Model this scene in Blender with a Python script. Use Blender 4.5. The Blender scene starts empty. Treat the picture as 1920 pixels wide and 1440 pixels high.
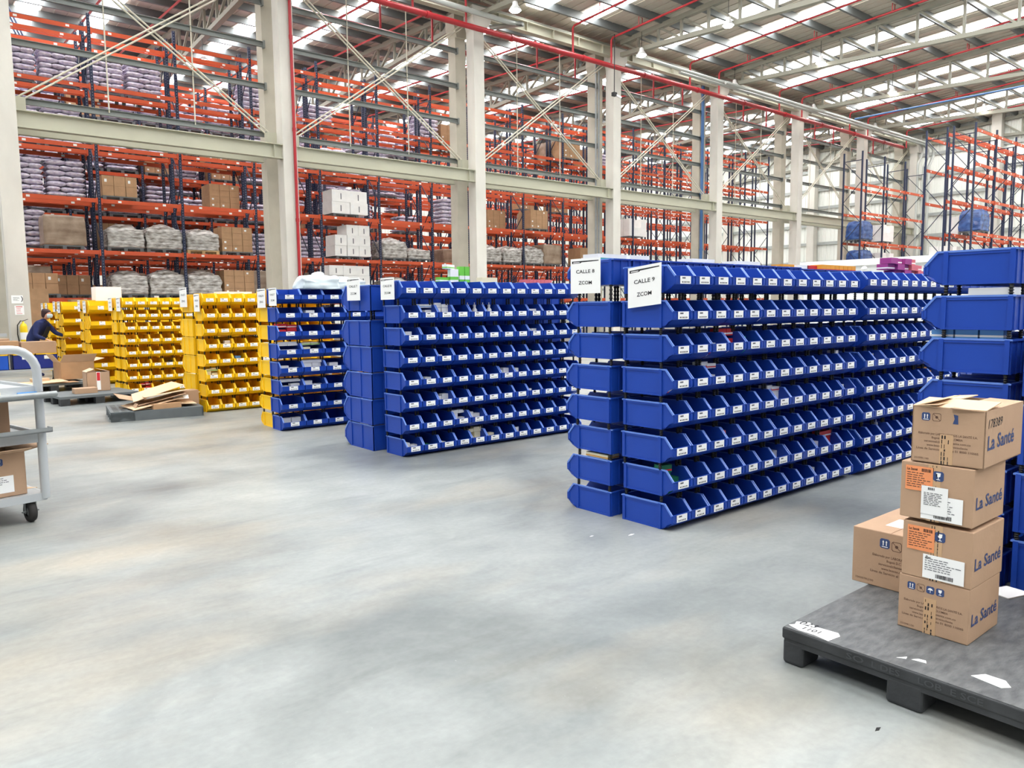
import bpy, math, random
from mathutils import Matrix, Vector, noise
random.seed(7)
C = bpy.context.scene.collection
sc = bpy.context.scene
PI = math.pi
# ------------------------------------------------------------------ camera
YAW, PITCH, ROLL, FPX = math.radians(50.58), math.radians(5.686), math.radians(-.611), 1426.6
f = Vector((math.cos(YAW)*math.cos(PITCH), math.sin(YAW)*math.cos(PITCH), -math.sin(PITCH)))
r = f.cross(Vector((0, 0, 1))).normalized(); u = r.cross(f)
r2 = r*math.cos(ROLL)+u*math.sin(ROLL); u2 = -r*math.sin(ROLL)+u*math.cos(ROLL)
cd = bpy.data.cameras.new('camera'); cam = bpy.data.objects.new('camera', cd); C.objects.link(cam)
cd.sensor_fit = 'HORIZONTAL'; cd.sensor_width = 36; cd.lens = FPX/1920*36; cd.clip_end = 300; cd.clip_start = .05
cam.matrix_world = Matrix(((r2.x, u2.x, -f.x, 0), (r2.y, u2.y, -f.y, 0), (r2.z, u2.z, -f.z, 1.5), (0, 0, 0, 1)))
sc.camera = cam
# ------------------------------------------------------------------ world, exposure
w = bpy.data.worlds.new('world'); sc.world = w; w.use_nodes = True
w.node_tree.nodes['Background'].inputs[0].default_value = (.93, .97, 1, 1)
w.node_tree.nodes['Background'].inputs[1].default_value = .36
SKYLIGHT = 13.5
sc.view_settings.view_transform = 'Standard'; sc.view_settings.look = 'None'
sc.view_settings.exposure = 0.3; sc.view_settings.gamma = 1
sc.cycles.use_denoising = True
sc.cycles.max_bounces = 7; sc.cycles.diffuse_bounces = 4; sc.cycles.glossy_bounces = 3
sc.cycles.transparent_max_bounces = 6
# ------------------------------------------------------------------ materials
def lin(c):
    return tuple(((x/255)/12.92 if x/255 <= .04045 else ((x/255+.055)/1.055)**2.4) for x in c)+(1,)
MATS = {}
def mat(name, col, rough=.6, metal=0, var=0, vscale=4, vstretch=(1, 1, 1), bump=0, bscale=20, spec=.5, col2=None, coord='Object', detail=4, emit=0):
    m = bpy.data.materials.new(name); m.use_nodes = True; MATS[name] = m
    nt = m.node_tree; b = nt.nodes['Principled BSDF']
    c = lin(col); b.inputs['Base Color'].default_value = c
    b.inputs['Roughness'].default_value = rough; b.inputs['Metallic'].default_value = metal
    b.inputs['Specular IOR Level'].default_value = spec
    if emit:
        b.inputs['Emission Color'].default_value = c; b.inputs['Emission Strength'].default_value = emit
    if var or col2 or bump:
        tc = nt.nodes.new('ShaderNodeTexCoord'); mp = nt.nodes.new('ShaderNodeMapping')
        nt.links.new(tc.outputs[coord], mp.inputs[0]); mp.inputs['Scale'].default_value = vstretch
    if var or col2:
        n = nt.nodes.new('ShaderNodeTexNoise'); n.inputs['Scale'].default_value = vscale; n.inputs['Detail'].default_value = detail
        nt.links.new(mp.outputs[0], n.inputs[0])
        rp = nt.nodes.new('ShaderNodeValToRGB'); e = rp.color_ramp.elements
        e[0].position = .32; e[1].position = .68
        a = tuple(x*(1-var) for x in c[:3])+(1,); e[0].color = lin(col2) if col2 else a
        e[1].color = tuple(min(1, x*(1+var)) for x in c[:3])+(1,)
        nt.links.new(n.outputs[0], rp.inputs[0]); nt.links.new(rp.outputs[0], b.inputs['Base Color'])
    if bump:
        n2 = nt.nodes.new('ShaderNodeTexNoise'); n2.inputs['Scale'].default_value = bscale; n2.inputs['Detail'].default_value = 5
        nt.links.new(mp.outputs[0], n2.inputs[0])
        bp = nt.nodes.new('ShaderNodeBump'); bp.inputs['Strength'].default_value = bump; bp.inputs['Distance'].default_value = .02
        nt.links.new(n2.outputs[0], bp.inputs['Height']); nt.links.new(bp.outputs[0], b.inputs['Normal'])
    return m
mat('blue', (24, 66, 164), .42, var=.07, vscale=3, spec=.4)
mat('blue_rim', (98, 134, 214), .35, spec=.5)  # paler than the bin body: skylight sheen on the rims put into the colour
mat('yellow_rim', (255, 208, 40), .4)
mat('blue_dark', (20, 44, 120), .5)
mat('yellow', (246, 196, 14), .42, var=.05, vscale=3, spec=.4)
mat('crate_blue', (26, 44, 130), .45)
mat('crate_light_blue', (24, 84, 190), .45)
mat('white', (240, 240, 238), .6)
mat('paper', (244, 244, 242), .7)
mat('ink', (30, 30, 34), .7)
mat('print_grey', (96, 96, 102), .7)
mat('brown_print', (98, 72, 60), .8)
mat('navy_print', (52, 72, 118), .7)
mat('peg', (14, 14, 16), .5)
mat('carton', (180, 148, 120), .8, var=.05, vscale=6, bump=.05, bscale=60)
mat('carton_b', (178, 140, 104), .8, var=.08, vscale=5)
mat('carton_dark', (150, 118, 92), .8, var=.1, vscale=3)
mat('carton_inner', (214, 184, 150), .8)
mat('carton_white', (246, 244, 240), .75, var=.04, vscale=4)
mat('orange_label', (238, 150, 98), .7)
mat('tape', (196, 160, 122), .35)
mat('steel_navy', (26, 36, 62), .5)
mat('beam_orange', (208, 86, 46), .45, var=.06, vscale=2)
mat('steel_grey', (134, 138, 134), .5, metal=.2)
mat('galv', (150, 154, 154), .45, metal=.4, var=.08, vscale=6)
mat('cream', (180, 178, 158), .55, var=.04, vscale=1)
mat('truss', (142, 140, 126), .55)
mat('rod', (208, 202, 184), .5)
mat('pipe_red', (166, 32, 40), .4)
mat('pipe_grey', (176, 178, 172), .4, metal=.3)
mat('pipe_blue', (70, 110, 160), .4)
mat('concrete', (204, 200, 190), .85, var=.11, vscale=.9, vstretch=(1, 1, .5), bump=.12, bscale=14, detail=8)
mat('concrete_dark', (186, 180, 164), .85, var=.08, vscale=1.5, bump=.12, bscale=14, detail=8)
mat('wall_sheet', (232, 234, 226), .6)
mat('girt_dark', (176, 180, 176), .6)
mat('roof_sheet', (188, 180, 166), .6, var=.05, vscale=.6)
mat('purlin', (108, 112, 112), .5, metal=.35)
mat('gutter', (140, 140, 128), .6)
mat('pallet_black', (106, 108, 108), .55, col2=(76, 78, 80), vscale=14, vstretch=(1, 2.4, 1), bump=.25, bscale=30, detail=8)
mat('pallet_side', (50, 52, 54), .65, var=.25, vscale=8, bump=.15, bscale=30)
mat('pallet_grey', (98, 104, 106), .6, var=.08, vscale=6)
mat('emboss', (66, 69, 71), .6)
mat('wood', (196, 164, 116), .8, var=.1, vscale=8)
mat('wrap', (222, 218, 212), .16, col2=(112, 102, 92), vscale=3.6, vstretch=(1, 1, 3.6), bump=1, bscale=6, detail=7, spec=.8)
mat('wrap_brown', (178, 156, 134), .3, col2=(134, 110, 88), vscale=2.2, vstretch=(1, 1, 1.5), bump=.35, bscale=5, detail=5, spec=.7)
mat('wrap_blue', (70, 106, 170), .25, col2=(28, 56, 116), vscale=3, vstretch=(1, 1, 2), bump=.7, bscale=6, spec=.8)
mat('bags', (240, 236, 244), .35, col2=(182, 170, 200), vscale=8, vstretch=(1, 1, 1.6), bump=.8, bscale=9)
mat('cart_grey', (186, 190, 192), .4, metal=.2)
mat('rubber', (44, 42, 40), .8, var=.1, vscale=10)
mat('navy_cloth', (28, 38, 84), .9, var=.12, vscale=9, bump=.3, bscale=12)
mat('dark_cloth', (26, 26, 34), .9, var=.1, vscale=9)
mat('skin', (204, 150, 122), .6)
mat('hair', (52, 28, 30), .7, var=.2, vscale=30)
mat('mask', (188, 208, 214), .8)
mat('glove', (232, 196, 40), .7)
mat('ext_yellow', (242, 206, 20), .35)
mat('red', (206, 40, 50), .6)
mat('green', (30, 120, 84), .6)
mat('lime', (110, 200, 70), .6)
mat('pink', (214, 110, 120), .6)
mat('teal', (40, 170, 150), .6)
mat('purple', (160, 56, 132), .6)
mat('amber', (232, 160, 50), .6)
mat('med_blue', (90, 150, 210), .6)
mat('cream_box', (236, 226, 190), .6)
mat('plastic_clear', (216, 228, 230), .3)
mat('black', (18, 18, 20), .5)
mat('lamp_glow', (255, 252, 244), .5, emit=14)
mat('mast_steel', (150, 152, 150), .4, metal=.6, var=.1, vscale=8)
# sky-lit roof panels give off the daylight
m = bpy.data.materials.new('skylight'); m.use_nodes = True; MATS['skylight'] = m
b = m.node_tree.nodes['Principled BSDF']; b.inputs['Base Color'].default_value = (.9, .92, .9, 1)
b.inputs['Emission Color'].default_value = (.97, .985, 1, 1); b.inputs['Emission Strength'].default_value = SKYLIGHT
# rack post with punched holes
m = bpy.data.materials.new('rack_post'); m.use_nodes = True; MATS['rack_post'] = m
nt = m.node_tree; b = nt.nodes['Principled BSDF']; b.inputs['Roughness'].default_value = .5
tc = nt.nodes.new('ShaderNodeTexCoord'); sp = nt.nodes.new('ShaderNodeSeparateXYZ'); nt.links.new(tc.outputs['Object'], sp.inputs[0])
def mth(op, a, bb):
    n = nt.nodes.new('ShaderNodeMath'); n.operation = op
    for i, v in enumerate((a, bb)):
        if v is None: continue
        if isinstance(v, (int, float)): n.inputs[i].default_value = v
        else: nt.links.new(v, n.inputs[i])
    return n.outputs[0]
fz = mth('FRACT', mth('MULTIPLY', sp.outputs[2], 10), None)
hole = mth('MULTIPLY', mth('LESS_THAN', fz, .34), mth('LESS_THAN', mth('ABSOLUTE', sp.outputs[0], None), .012))
mx = nt.nodes.new('ShaderNodeMix'); mx.data_type = 'RGBA'; nt.links.new(hole, mx.inputs[0])
mx.inputs[6].default_value = lin((26, 38, 68)); mx.inputs[7].default_value = lin((130, 132, 142))
nt.links.new(mx.outputs[2], b.inputs['Base Color'])
# polished concrete floor
m = bpy.data.materials.new('floor_concrete'); m.use_nodes = True; MATS['floor_concrete'] = m
nt = m.node_tree; b = nt.nodes['Principled BSDF']
tc = nt.nodes.new('ShaderNodeTexCoord')
def noi(scale, detail, st=(1, 1, 1), rot=0, rough=.55, dist=0):
    mp = nt.nodes.new('ShaderNodeMapping'); mp.inputs['Scale'].default_value = st; mp.inputs['Rotation'].default_value = (0, 0, rot)
    nt.links.new(tc.outputs['Object'], mp.inputs[0])
    n = nt.nodes.new('ShaderNodeTexNoise'); n.inputs['Scale'].default_value = scale; n.inputs['Detail'].default_value = detail
    n.inputs['Roughness'].default_value = rough; n.inputs['Distortion'].default_value = dist
    nt.links.new(mp.outputs[0], n.inputs[0]); return n.outputs[0]
def ramp(src, p0, c0, p1, c1, mid=None):
    rp = nt.nodes.new('ShaderNodeValToRGB'); e = rp.color_ramp.elements
    e[0].position = p0; e[0].color = c0; e[1].position = p1; e[1].color = c1
    if mid: x = e.new(mid[0]); x.color = mid[1]
    nt.links.new(src, rp.inputs[0]); return rp.outputs[0]
def mix(fac, a, bb, mode='MIX'):
    n = nt.nodes.new('ShaderNodeMix'); n.data_type = 'RGBA'; n.blend_type = mode
    for i, v in ((0, fac), (6, a), (7, bb)):
        if isinstance(v, (int, float)): n.inputs[i].default_value = v
        elif isinstance(v, tuple): n.inputs[i].default_value = v
        else: nt.links.new(v, n.inputs[i])
    return n.outputs[2]
base = ramp(noi(.55, 6, dist=.4), .34, lin((112, 116, 116)), .7, lin((164, 167, 163)), (.5, lin((144, 148, 146))))
warm = ramp(noi(.35, 4, (1, 2.2, 1), .5), .5, (0, 0, 0, 1), .7, (1, 1, 1, 1))
base = mix(mth('MULTIPLY', warm, .45), base, lin((176, 160, 134)))
streak = ramp(noi(1.3, 7, (.35, 2.2, 1), -.25, .65), .56, (0, 0, 0, 1), .74, (1, 1, 1, 1))
base = mix(mth('MULTIPLY', streak, .4), base, lin((84, 85, 84)))
med = ramp(noi(2.6, 9, (.7, 1.5, 1), -.4, .68, .6), .3, (.84, .85, .85, 1), .66, (1.08, 1.08, 1.07, 1))
base = mix(1.0, base, med, 'MULTIPLY')
fine = ramp(noi(26, 6), .3, (.92, .92, .92, 1), .7, (1.05, 1.05, 1.05, 1))
base = mix(1.0, base, fine, 'MULTIPLY')
spk = ramp(noi(60, 2), .74, (0, 0, 0, 1), .78, (1, 1, 1, 1))
base = mix(mth('MULTIPLY', spk, .35), base, lin((190, 190, 186)))
nt.links.new(base, b.inputs['Base Color'])
rr = nt.nodes.new('ShaderNodeMapRange'); nt.links.new(noi(1.7, 5), rr.inputs[0]); rr.inputs[3].default_value = .24; rr.inputs[4].default_value = .5
nt.links.new(rr.outputs[0], b.inputs['Roughness']); b.inputs['Specular IOR Level'].default_value = .45
# ------------------------------------------------------------------ mesh helper
class MB:
    def __init__(s): s.v = []; s.f = []; s.m = []; s.slots = []; s.T = None; s.sm = []
    def slot(s, name):
        if name not in s.slots: s.slots.append(name)
        return s.slots.index(name)
    def add(s, vs, fs, mname, smooth=False):
        o = len(s.v); k = s.slot(mname)
        s.v += [tuple(s.T @ Vector(v)) if s.T is not None else tuple(v) for v in vs]
        for fc in fs: s.f.append([i+o for i in fc]); s.m.append(k); s.sm.append(smooth)
        return s
    def box(s, x0, x1, y0, y1, z0, z1, mname):
        vs = [(x, y, z) for x in (x0, x1) for y in (y0, y1) for z in (z0, z1)]
        return s.add(vs, [(0, 1, 3, 2), (4, 6, 7, 5), (0, 4, 5, 1), (2, 3, 7, 6), (0, 2, 6, 4), (1, 5, 7, 3)], mname)
    def bar(s, p0, p1, w, h, mname, up=(0, 0, 1)):
        p0, p1 = Vector(p0), Vector(p1); d = (p1-p0); L = d.length; d.normalize()
        up = Vector(up)
        if abs(d.dot(up)) > .98: up = Vector((1, 0, 0))
        a = d.cross(up).normalized(); c = a.cross(d)
        vs = [p+a*sx*w/2+c*sz*h/2 for p in (p0, p1) for sx in (-1, 1) for sz in (-1, 1)]
        return s.add(vs, [(0, 1, 3, 2), (4, 6, 7, 5), (0, 4, 5, 1), (2, 3, 7, 6), (0, 2, 6, 4), (1, 5, 7, 3)], mname)
    def tube(s, pts, rad, mname, n=8, closed=False):
        pts = [Vector(p) for p in pts]; N = len(pts); vs = []; ref = None
        for i, p in enumerate(pts):
            d = (pts[min(i+1, N-1)]-pts[max(i-1, 0)]).normalized()
            if ref is None:
                ref = Vector((0, 0, 1)) if abs(d.z) < .9 else Vector((1, 0, 0))
            a = d.cross(ref).normalized(); c = a.cross(d); ref = c
            rr = rad[i] if isinstance(rad, (list, tuple)) else rad
            vs += [p+a*rr*math.cos(2*PI*k/n)+c*rr*math.sin(2*PI*k/n) for k in range(n)]
        fs = [(i*n+k, i*n+(k+1) % n, (i+1)*n+(k+1) % n, (i+1)*n+k) for i in range(N-1) for k in range(n)]
        s.add(vs, fs, mname, True)
        s.add(vs[:n], [tuple(range(n))[::-1]], mname); s.add(vs[-n:], [tuple(range(n))], mname)
        return s
    def lathe(s, prof, mname, n=16, c=(0, 0, 0)):
        vs = [(c[0]+rr*math.cos(2*PI*k/n), c[1]+rr*math.sin(2*PI*k/n), c[2]+z) for rr, z in prof for k in range(n)]
        fs = [(i*n+k, i*n+(k+1) % n, (i+1)*n+(k+1) % n, (i+1)*n+k) for i in range(len(prof)-1) for k in range(n)]
        return s.add(vs, fs, mname, True)
    def prism(s, poly, a, bb, mname, axis=0):
        """poly in the plane across axis, extruded from a to bb along axis"""
        n = len(poly)
        def pt(q, t): return (t, q[0], q[1]) if axis == 0 else ((q[0], t, q[1]) if axis == 1 else (q[0], q[1], t))
        vs = [pt(q, a) for q in poly]+[pt(q, bb) for q in poly]
        fs = [tuple(range(n)), tuple(range(2*n-1, n-1, -1))]+[(i, (i+1) % n, n+(i+1) % n, n+i) for i in range(n)]
        return s.add(vs, fs, mname)
    def quad(s, o, uu, vv, w_, h_, mname, t=.0006):
        """thin card: origin corner o, unit dirs uu, vv, size w_, h_; given thickness t"""
        o, uu, vv = Vector(o), Vector(uu).normalized(), Vector(vv).normalized(); nn = uu.cross(vv)
        vs = [o+uu*a*w_+vv*c*h_+nn*t*k for k in (0, 1) for a, c in ((0, 0), (1, 0), (1, 1), (0, 1))]
        return s.add(vs, [(3, 2, 1, 0), (4, 5, 6, 7), (0, 1, 5, 4), (1, 2, 6, 5), (2, 3, 7, 6), (3, 0, 4, 7)], mname)
    def text(s, string, o, uu, vv, size, mname, width=None, bold=0, align='l', lift=.0008, shear=0):
        vs, fs, w0 = glyphs(string, bold)
        k = size; kx = size if width is None else width/max(w0, 1e-6)
        o, uu, vv = Vector(o), Vector(uu).normalized(), Vector(vv).normalized(); nn = uu.cross(vv)
        off = {'l': 0, 'c': -w0*kx/2, 'r': -w0*kx}[align]
        s.add([o+uu*(x*kx+off+shear*y*k)+vv*(y*k)+nn*lift for x, y in vs], fs, mname); return s
    def build(s, name, parent=None, bevel=0, seg=2, sub=0, loc=None):
        me = bpy.data.meshes.new(name); me.from_pydata(s.v, [], s.f)
        for sl in s.slots: me.materials.append(MATS[sl])
        me.polygons.foreach_set('material_index', s.m); me.polygons.foreach_set('use_smooth', s.sm)
        me.update()
        o = bpy.data.objects.new(name, me); C.objects.link(o)
        if parent: o.parent = parent; KIDS.setdefault(parent.name, []).append(o)
        if loc: o.location = loc
        if bevel:
            md = o.modifiers.new('bevel', 'BEVEL'); md.width = bevel; md.segments = seg; md.limit_method = 'ANGLE'
        return o
GC = {}
def glyphs(string, bold=0):
    key = (string, bold)
    if key in GC: return GC[key]
    cu = bpy.data.curves.new('t', 'FONT'); cu.body = string; cu.offset = bold; cu.resolution_u = 2
    ob = bpy.data.objects.new('t', cu); C.objects.link(ob)
    dg = bpy.context.evaluated_depsgraph_get(); dg.update()
    me = bpy.data.meshes.new_from_object(ob.evaluated_get(dg))
    vs = [(v.co.x, v.co.y) for v in me.vertices]; fs = [tuple(p.vertices) for p in me.polygons]
    w0 = max([x for x, y in vs] or [1]); x0 = min([x for x, y in vs] or [0])
    vs = [(x-x0, y) for x, y in vs]
    bpy.data.objects.remove(ob); bpy.data.meshes.remove(me); bpy.data.curves.remove(cu)
    GC[key] = (vs, fs, w0-x0); return GC[key]
def tag(o, label=None, cat=None, group=None, kind=None):
    if label: o['label'] = label
    if cat: o['category'] = cat
    if group: o['group'] = group
    if kind: o['kind'] = kind
    return o
def empty(name, loc=(0, 0, 0), rz=0, label=None, cat=None, group=None):
    o = bpy.data.objects.new(name, None); C.objects.link(o); o.location = loc; o.rotation_euler = (0, 0, rz)
    o.empty_display_size = .1
    return tag(o, label, cat, group)
def cpy(o, parent=None, loc=None, rz=None):
    c = o.copy(); C.objects.link(c); c.parent = parent
    if loc is not None: c.location = loc
    if rz is not None: c.rotation_euler = (0, 0, rz)
    return c
def dup(root, loc, rz=0, label=None, group=None):
    c = cpy(root, None, loc, rz)
    if label: c['label'] = label
    if group: c['group'] = group
    for ch in KIDS.get(root.name, []):
        d = cpy(ch, c)
        for g in KIDS.get(ch.name, []): cpy(g, d)
    return c
KIDS = {}
ORD = ['first', 'second', 'third', 'fourth', 'fifth', 'sixth', 'seventh', 'eighth', 'ninth', 'tenth', 'eleventh', 'twelfth', 'thirteenth', 'fourteenth', 'fifteenth', 'sixteenth', 'seventeenth', 'eighteenth', 'nineteenth', 'twentieth']
def structure(o): return tag(o, kind='structure')
# ================================================================== SETTING
XW, YB, XN, YN = 59.4, 60.0, -14.0, -24.0
mb = MB(); mb.box(XN, XW, YN, YB, -.2, 0, 'floor_concrete'); structure(mb.build('floor'))
def corrugated(y0, y1, z0, z1, mname, step=.32, amp=.045):
    pr = []; y = y0
    while y < y1:
        pr += [(0, y), (0, y+step*.4), (amp, y+step*.5), (amp, y+step*.9)]; y += step
    return pr
mb = MB(); pr = corrugated(YN, YB, 0, 19, 'wall_sheet')
vs = [(XW+x, y, z) for x, y in pr for z in (0, 19)]
mb.add(vs, [(2*i, 2*i+1, 2*i+3, 2*i+2) for i in range(len(pr)-1)], 'wall_sheet')
far = structure(mb.build('wall_far'))
n = 0
for z in (1.7, 3.3, 4.9, 6.4, 7.9, 9.25, 10.7, 12.2, 13.8, 15.4):
    n += 1; mb = MB(); mb.box(XW-.12, XW-.01, YN, YB, z+.05, z+.07, 'girt_dark'); mb.box(XW-.12, XW-.1, YN, YB, z-.04, z+.18, 'girt_dark')
    structure(mb.build('trim_%d' % n))
mb = MB(); pr = corrugated(XN, XW, 0, 19, 'wall_sheet')
vs = [(y, YB+x, z) for x, y in pr for z in (0, 19)]
mb.add(vs, [(2*i, 2*i+2, 2*i+3, 2*i+1) for i in range(len(pr)-1)], 'wall_sheet')
structure(mb.build('wall_back'))
# roof: two slopes meeting at the valley over the column line
ZV = 13.5; SL = .046; YV = 25.6
def roofz(y): return ZV+.42+SL*abs(y-YV)
mb = MB()
for y0, y1 in ((YN, YV), (YV, YB)):
    vs = [(x, y, roofz(y)+k) for k in (0, .12) for x, y in ((XN, y0), (XW, y0), (XW, y1), (XN, y1))]
    mb.add(vs, [(3, 2, 1, 0), (4, 5, 6, 7), (0, 1, 5, 4), (1, 2, 6, 5), (2, 3, 7, 6), (3, 0, 4, 7)], 'roof_sheet')
# sheet ribs
x = XN+.2
while x < XW:
    for y0, y1 in ((YN, YV), (YV, YB)):
        mb.bar((x, y0, roofz(y0)-.015), (x, y1, roofz(y1)-.015), .05, .03, 'roof_sheet')
    x += .5
ceil = structure(mb.build('ceiling'))
ys = [YV-1.55-1.75*k for k in range(28)]+[YV+1.55+1.75*k for k in range(19)]
proto = None
for y in ys:
    mb = MB(); s_ = 1 if y < YV else -1
    z = roofz(y)-.02
    mb.box(XN, XW, y-.012, y+.012, z-.32, z, 'purlin'); mb.box(XN, XW, y, y+.09*s_ if s_ > 0 else y, z-.32, z-.305, 'purlin') if s_ > 0 else mb.box(XN, XW, y-.09, y, z-.32, z-.305, 'purlin')
    mb.build('purlin', ceil)
COLX = [2.95+8.04*k for k in range(-1, 8)]           # column centres along the line
nw = 0
for k in range(-2, 8):
    for off in (2.75, 5.35):
        x = 2.95+8.04*k+off
        if x > XW-1: continue
        for y0, y1 in ((YN+2, YV-.8), (YV+.8, YB-1)):
            nw += 1; mb = MB(); d = .04
            vs = [(xx, y, roofz(y)-d-kk) for kk in (0, .02) for xx, y in ((x-.42, y0), (x+.42, y0), (x+.42, y1), (x-.42, y1))]
            mb.add(vs, [(0, 1, 2, 3), (7, 6, 5, 4), (0, 4, 5, 1), (1, 5, 6, 2), (2, 6, 7, 3), (3, 7, 4, 0)], 'skylight')
            structure(mb.build('window_%d' % nw))
# ================================================================== STRUCTURAL STEEL AND COLUMNS
def column(name, x, y, ztop, label, m='concrete'):
    mb = MB(); h = .25
    mb.box(x-h, x+h, y, y+.5, 0, ztop-.9, m)
    # flared head: widens towards the trusses
    mb.prism([(x-h, ztop-.9), (x+h, ztop-.9), (x+h+.28, ztop-.5), (x+h+.28, ztop), (x-h-.12, ztop), (x-h-.12, ztop-.5)], y-.12, y+.5, m, axis=1)
    o = mb.build(name); tag(o, label, 'column', 'concrete columns down the middle of the hall'); return o
for i, x in enumerate(COLX):
    if i == 0: continue
    wh = ORD[i-1]
    column('concrete_column', x, 25.0, 13.35, 'pale concrete front column, %s of the front line from the left' % wh)
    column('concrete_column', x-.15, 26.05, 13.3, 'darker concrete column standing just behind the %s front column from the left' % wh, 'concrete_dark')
def ibeam(mb, x0, x1, y, z0, z1, m, fl=.2, t=.025):
    mb.box(x0, x1, y-fl/2, y+fl/2, z1-t, z1, m); mb.box(x0, x1, y-fl/2, y+fl/2, z0, z0+t, m); mb.box(x0, x1, y-.01, y+.01, z0, z1, m)
for i in range(len(COLX)-1):
    xa, xb = COLX[i]+.25, COLX[i+1]-.25; bay = ORD[i]; g = 'second' if i == 1 else bay
    mb = MB(); ibeam(mb, xa, xb, 25.12, 6.57, 7.04, 'cream', .24); 
    mb.box(xb-.3, xb-.28, 25.0, 25.24, 6.6, 7.0, 'cream')
    tag(mb.build('tie_beam'), 'cream steel I-beam between the front columns, %s bay from the left' % bay, 'beam', 'cream beams at mid height')
    mb = MB(); ibeam(mb, xa-.1, xb-.2, 26.25, 6.6, 7.02, 'cream', .22)
    tag(mb.build('tie_beam'), 'cream steel I-beam between the rear columns, %s bay from the left' % bay, 'beam', 'cream beams between rear columns')
    for j, z in enumerate((7.5, 9.1, 10.48, 11.85)):
        mb = MB(); mb.box(xa-.1, xb-.15, 26.0, 26.02, z-.09, z+.09, 'steel_grey'); mb.box(xa-.1, xb-.15, 25.93, 26.02, z+.075, z+.09, 'steel_grey'); mb.box(xa-.1, xb-.15, 25.93, 26.02, z-.09, z-.075, 'steel_grey')
        mb.box(xb-.16, xb-.1, 25.9, 26.06, z-.12, z+.12, 'steel_grey')
        tag(mb.build('wall_rail'), 'grey steel rail above the cream beam, %s up, %s bay' % (ORD[j], bay), 'rail', 'grey rails between the rear columns')
    for j, (pa, pb) in enumerate((((xa, 25.62, 7.35), (xb, 25.62, 12.8)), ((xa, 25.75, 12.8), (xb, 25.75, 7.35)))):
        t = empty('cross_brace', pa, label='pale double-rod diagonal brace rising to the %s in the %s bay' % ('right' if j == 0 else 'left', bay), cat='brace', group='diagonal braces between columns')
        d = Vector(pb)-Vector(pa)
        for dz in (-.07, .07):
            mb = MB(); mb.tube([(0, 0, dz), (d.x, 0, d.z+dz)], .028, 'rod', 6); mb.build('rod', t)
        mb = MB(); s_ = 1 if j == 0 else -1
        mb.box(-.01, .3, -.13+(0 if j == 0 else -.13), .06, -.2, .15, 'cream') if j == 0 else mb.box(d.x-.3, d.x+.01, -.26, .06, d.z-.2, d.z+.15, 'cream'); mb.build('gusset', t)
    for j in (1, 2):
        x = xa+(xb-xa)*j/3
        mb = MB(); mb.tube([(x, 25.96, 7.5), (x, 25.96, 12.9)], .022, 'rod', 6)
        tag(mb.build('sag_rod'), 'thin vertical rod tying the grey rails, %s rod of the %s bay' % (ORD[j-1], bay), 'rod', 'thin vertical rods between rails')
    # roof-level edge beam with stiffeners
    t = empty('edge_beam', (xa, 25.1, 12.95), label='cream roof edge beam with stiffeners above the red pipe, %s bay' % bay, cat='beam', group='cream edge beams under the roof')
    mb = MB(); ibeam(mb, 0, xb-xa, 0, .0, .42, 'cream', .3, .03); mb.build('girder', t)
    for q in range(5):
        mb = MB(); x = (xb-xa)*(q+.5)/5; mb.box(x-.01, x+.01, -.15, -.011, .03, .39, 'cream'); mb.build('stiffener', t)
mb = MB(); mb.box(XN, 58.8, 25.3, 26.0, 13.4, 13.43, 'gutter'); mb.box(XN, 58.8, 25.3, 25.34, 13.43, 13.62, 'gutter'); mb.box(XN, 58.8, 25.96, 26.0, 13.36, 13.62, 'gutter')
tag(mb.build('valley_gutter'), 'dull grey sheet gutter running under the roof valley above both column lines', 'gutter')
# trusses
def truss(i, x, side):
    y0 = 24.75 if side < 0 else 26.6; y1 = -22 if side < 0 else 58.5
    where = 'over the bin racks' if side < 0 else 'over the pallet racks'
    t = empty('roof_truss', (x, y0, 0), label='grey steel roof truss %s, at the %s column from the left' % (where, ORD[i-1] if i else 'hidden'), cat='truss', group='roof trusses '+where)
    def tz(y): return roofz(y)-.4
    def bz(y): return max(12.1, 13.03-.052*abs(y-y0))
    L = abs(y1-y0); sg = -1 if side < 0 else 1
    mb = MB(); mb.bar((0, 0, tz(y0)), (0, y1-y0, tz(y1)), .2, .2, 'truss'); mb.build('top_chord', t)
    mb = MB(); yk = y0+sg*(13.03-12.1)/.052; yk = max(min(yk, y1), y1) if False else yk
    mb.bar((0, 0, 13.03), (0, yk-y0, bz(yk)), .22, .18, 'truss'); mb.bar((0, yk-y0, bz(yk)), (0, y1-y0, bz(y1)), .22, .18, 'truss'); mb.build('bottom_chord', t)
    d = .6; steps = [0]
    while steps[-1] < L-2: steps.append(steps[-1]+min(2.3, .9+.12*len(steps)))
    for a, bb in zip(steps, steps[1:]):
        ya, yb = y0+sg*a, y0+sg*bb
        mb = MB(); mb.bar((0, yb-y0, bz(yb)), (0, yb-y0, tz(yb)), .1, .1, 'truss'); mb.build('web_post', t)
        mb = MB(); n_ = steps.index(a)
        p, q = ((0, ya-y0, tz(ya)), (0, yb-y0, bz(yb))) if a < 14 else ((0, ya-y0, bz(ya)), (0, yb-y0, tz(yb)))
        mb.bar(p, q, .09, .09, 'truss'); mb.build('web_diagonal', t)
for i, x in enumerate(COLX):
    if i == 0: continue
    truss(i, x, -1); truss(i, x, 1)
# concrete columns against the far wall
for j, y in enumerate((19.8, 12, 4, 33, 41)):
    mb = MB(); mb.box(XW-.75, XW-.17, y-.3, y+.3, 0, 14.6, 'concrete')
    tag(mb.build('concrete_column'), 'white concrete column against the ribbed far wall, %s' % ('behind the right pallet racks', 'hidden at far right', 'hard right', 'behind the left hall racks', 'far left of the wall')[j], 'column', 'far wall columns')
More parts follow.
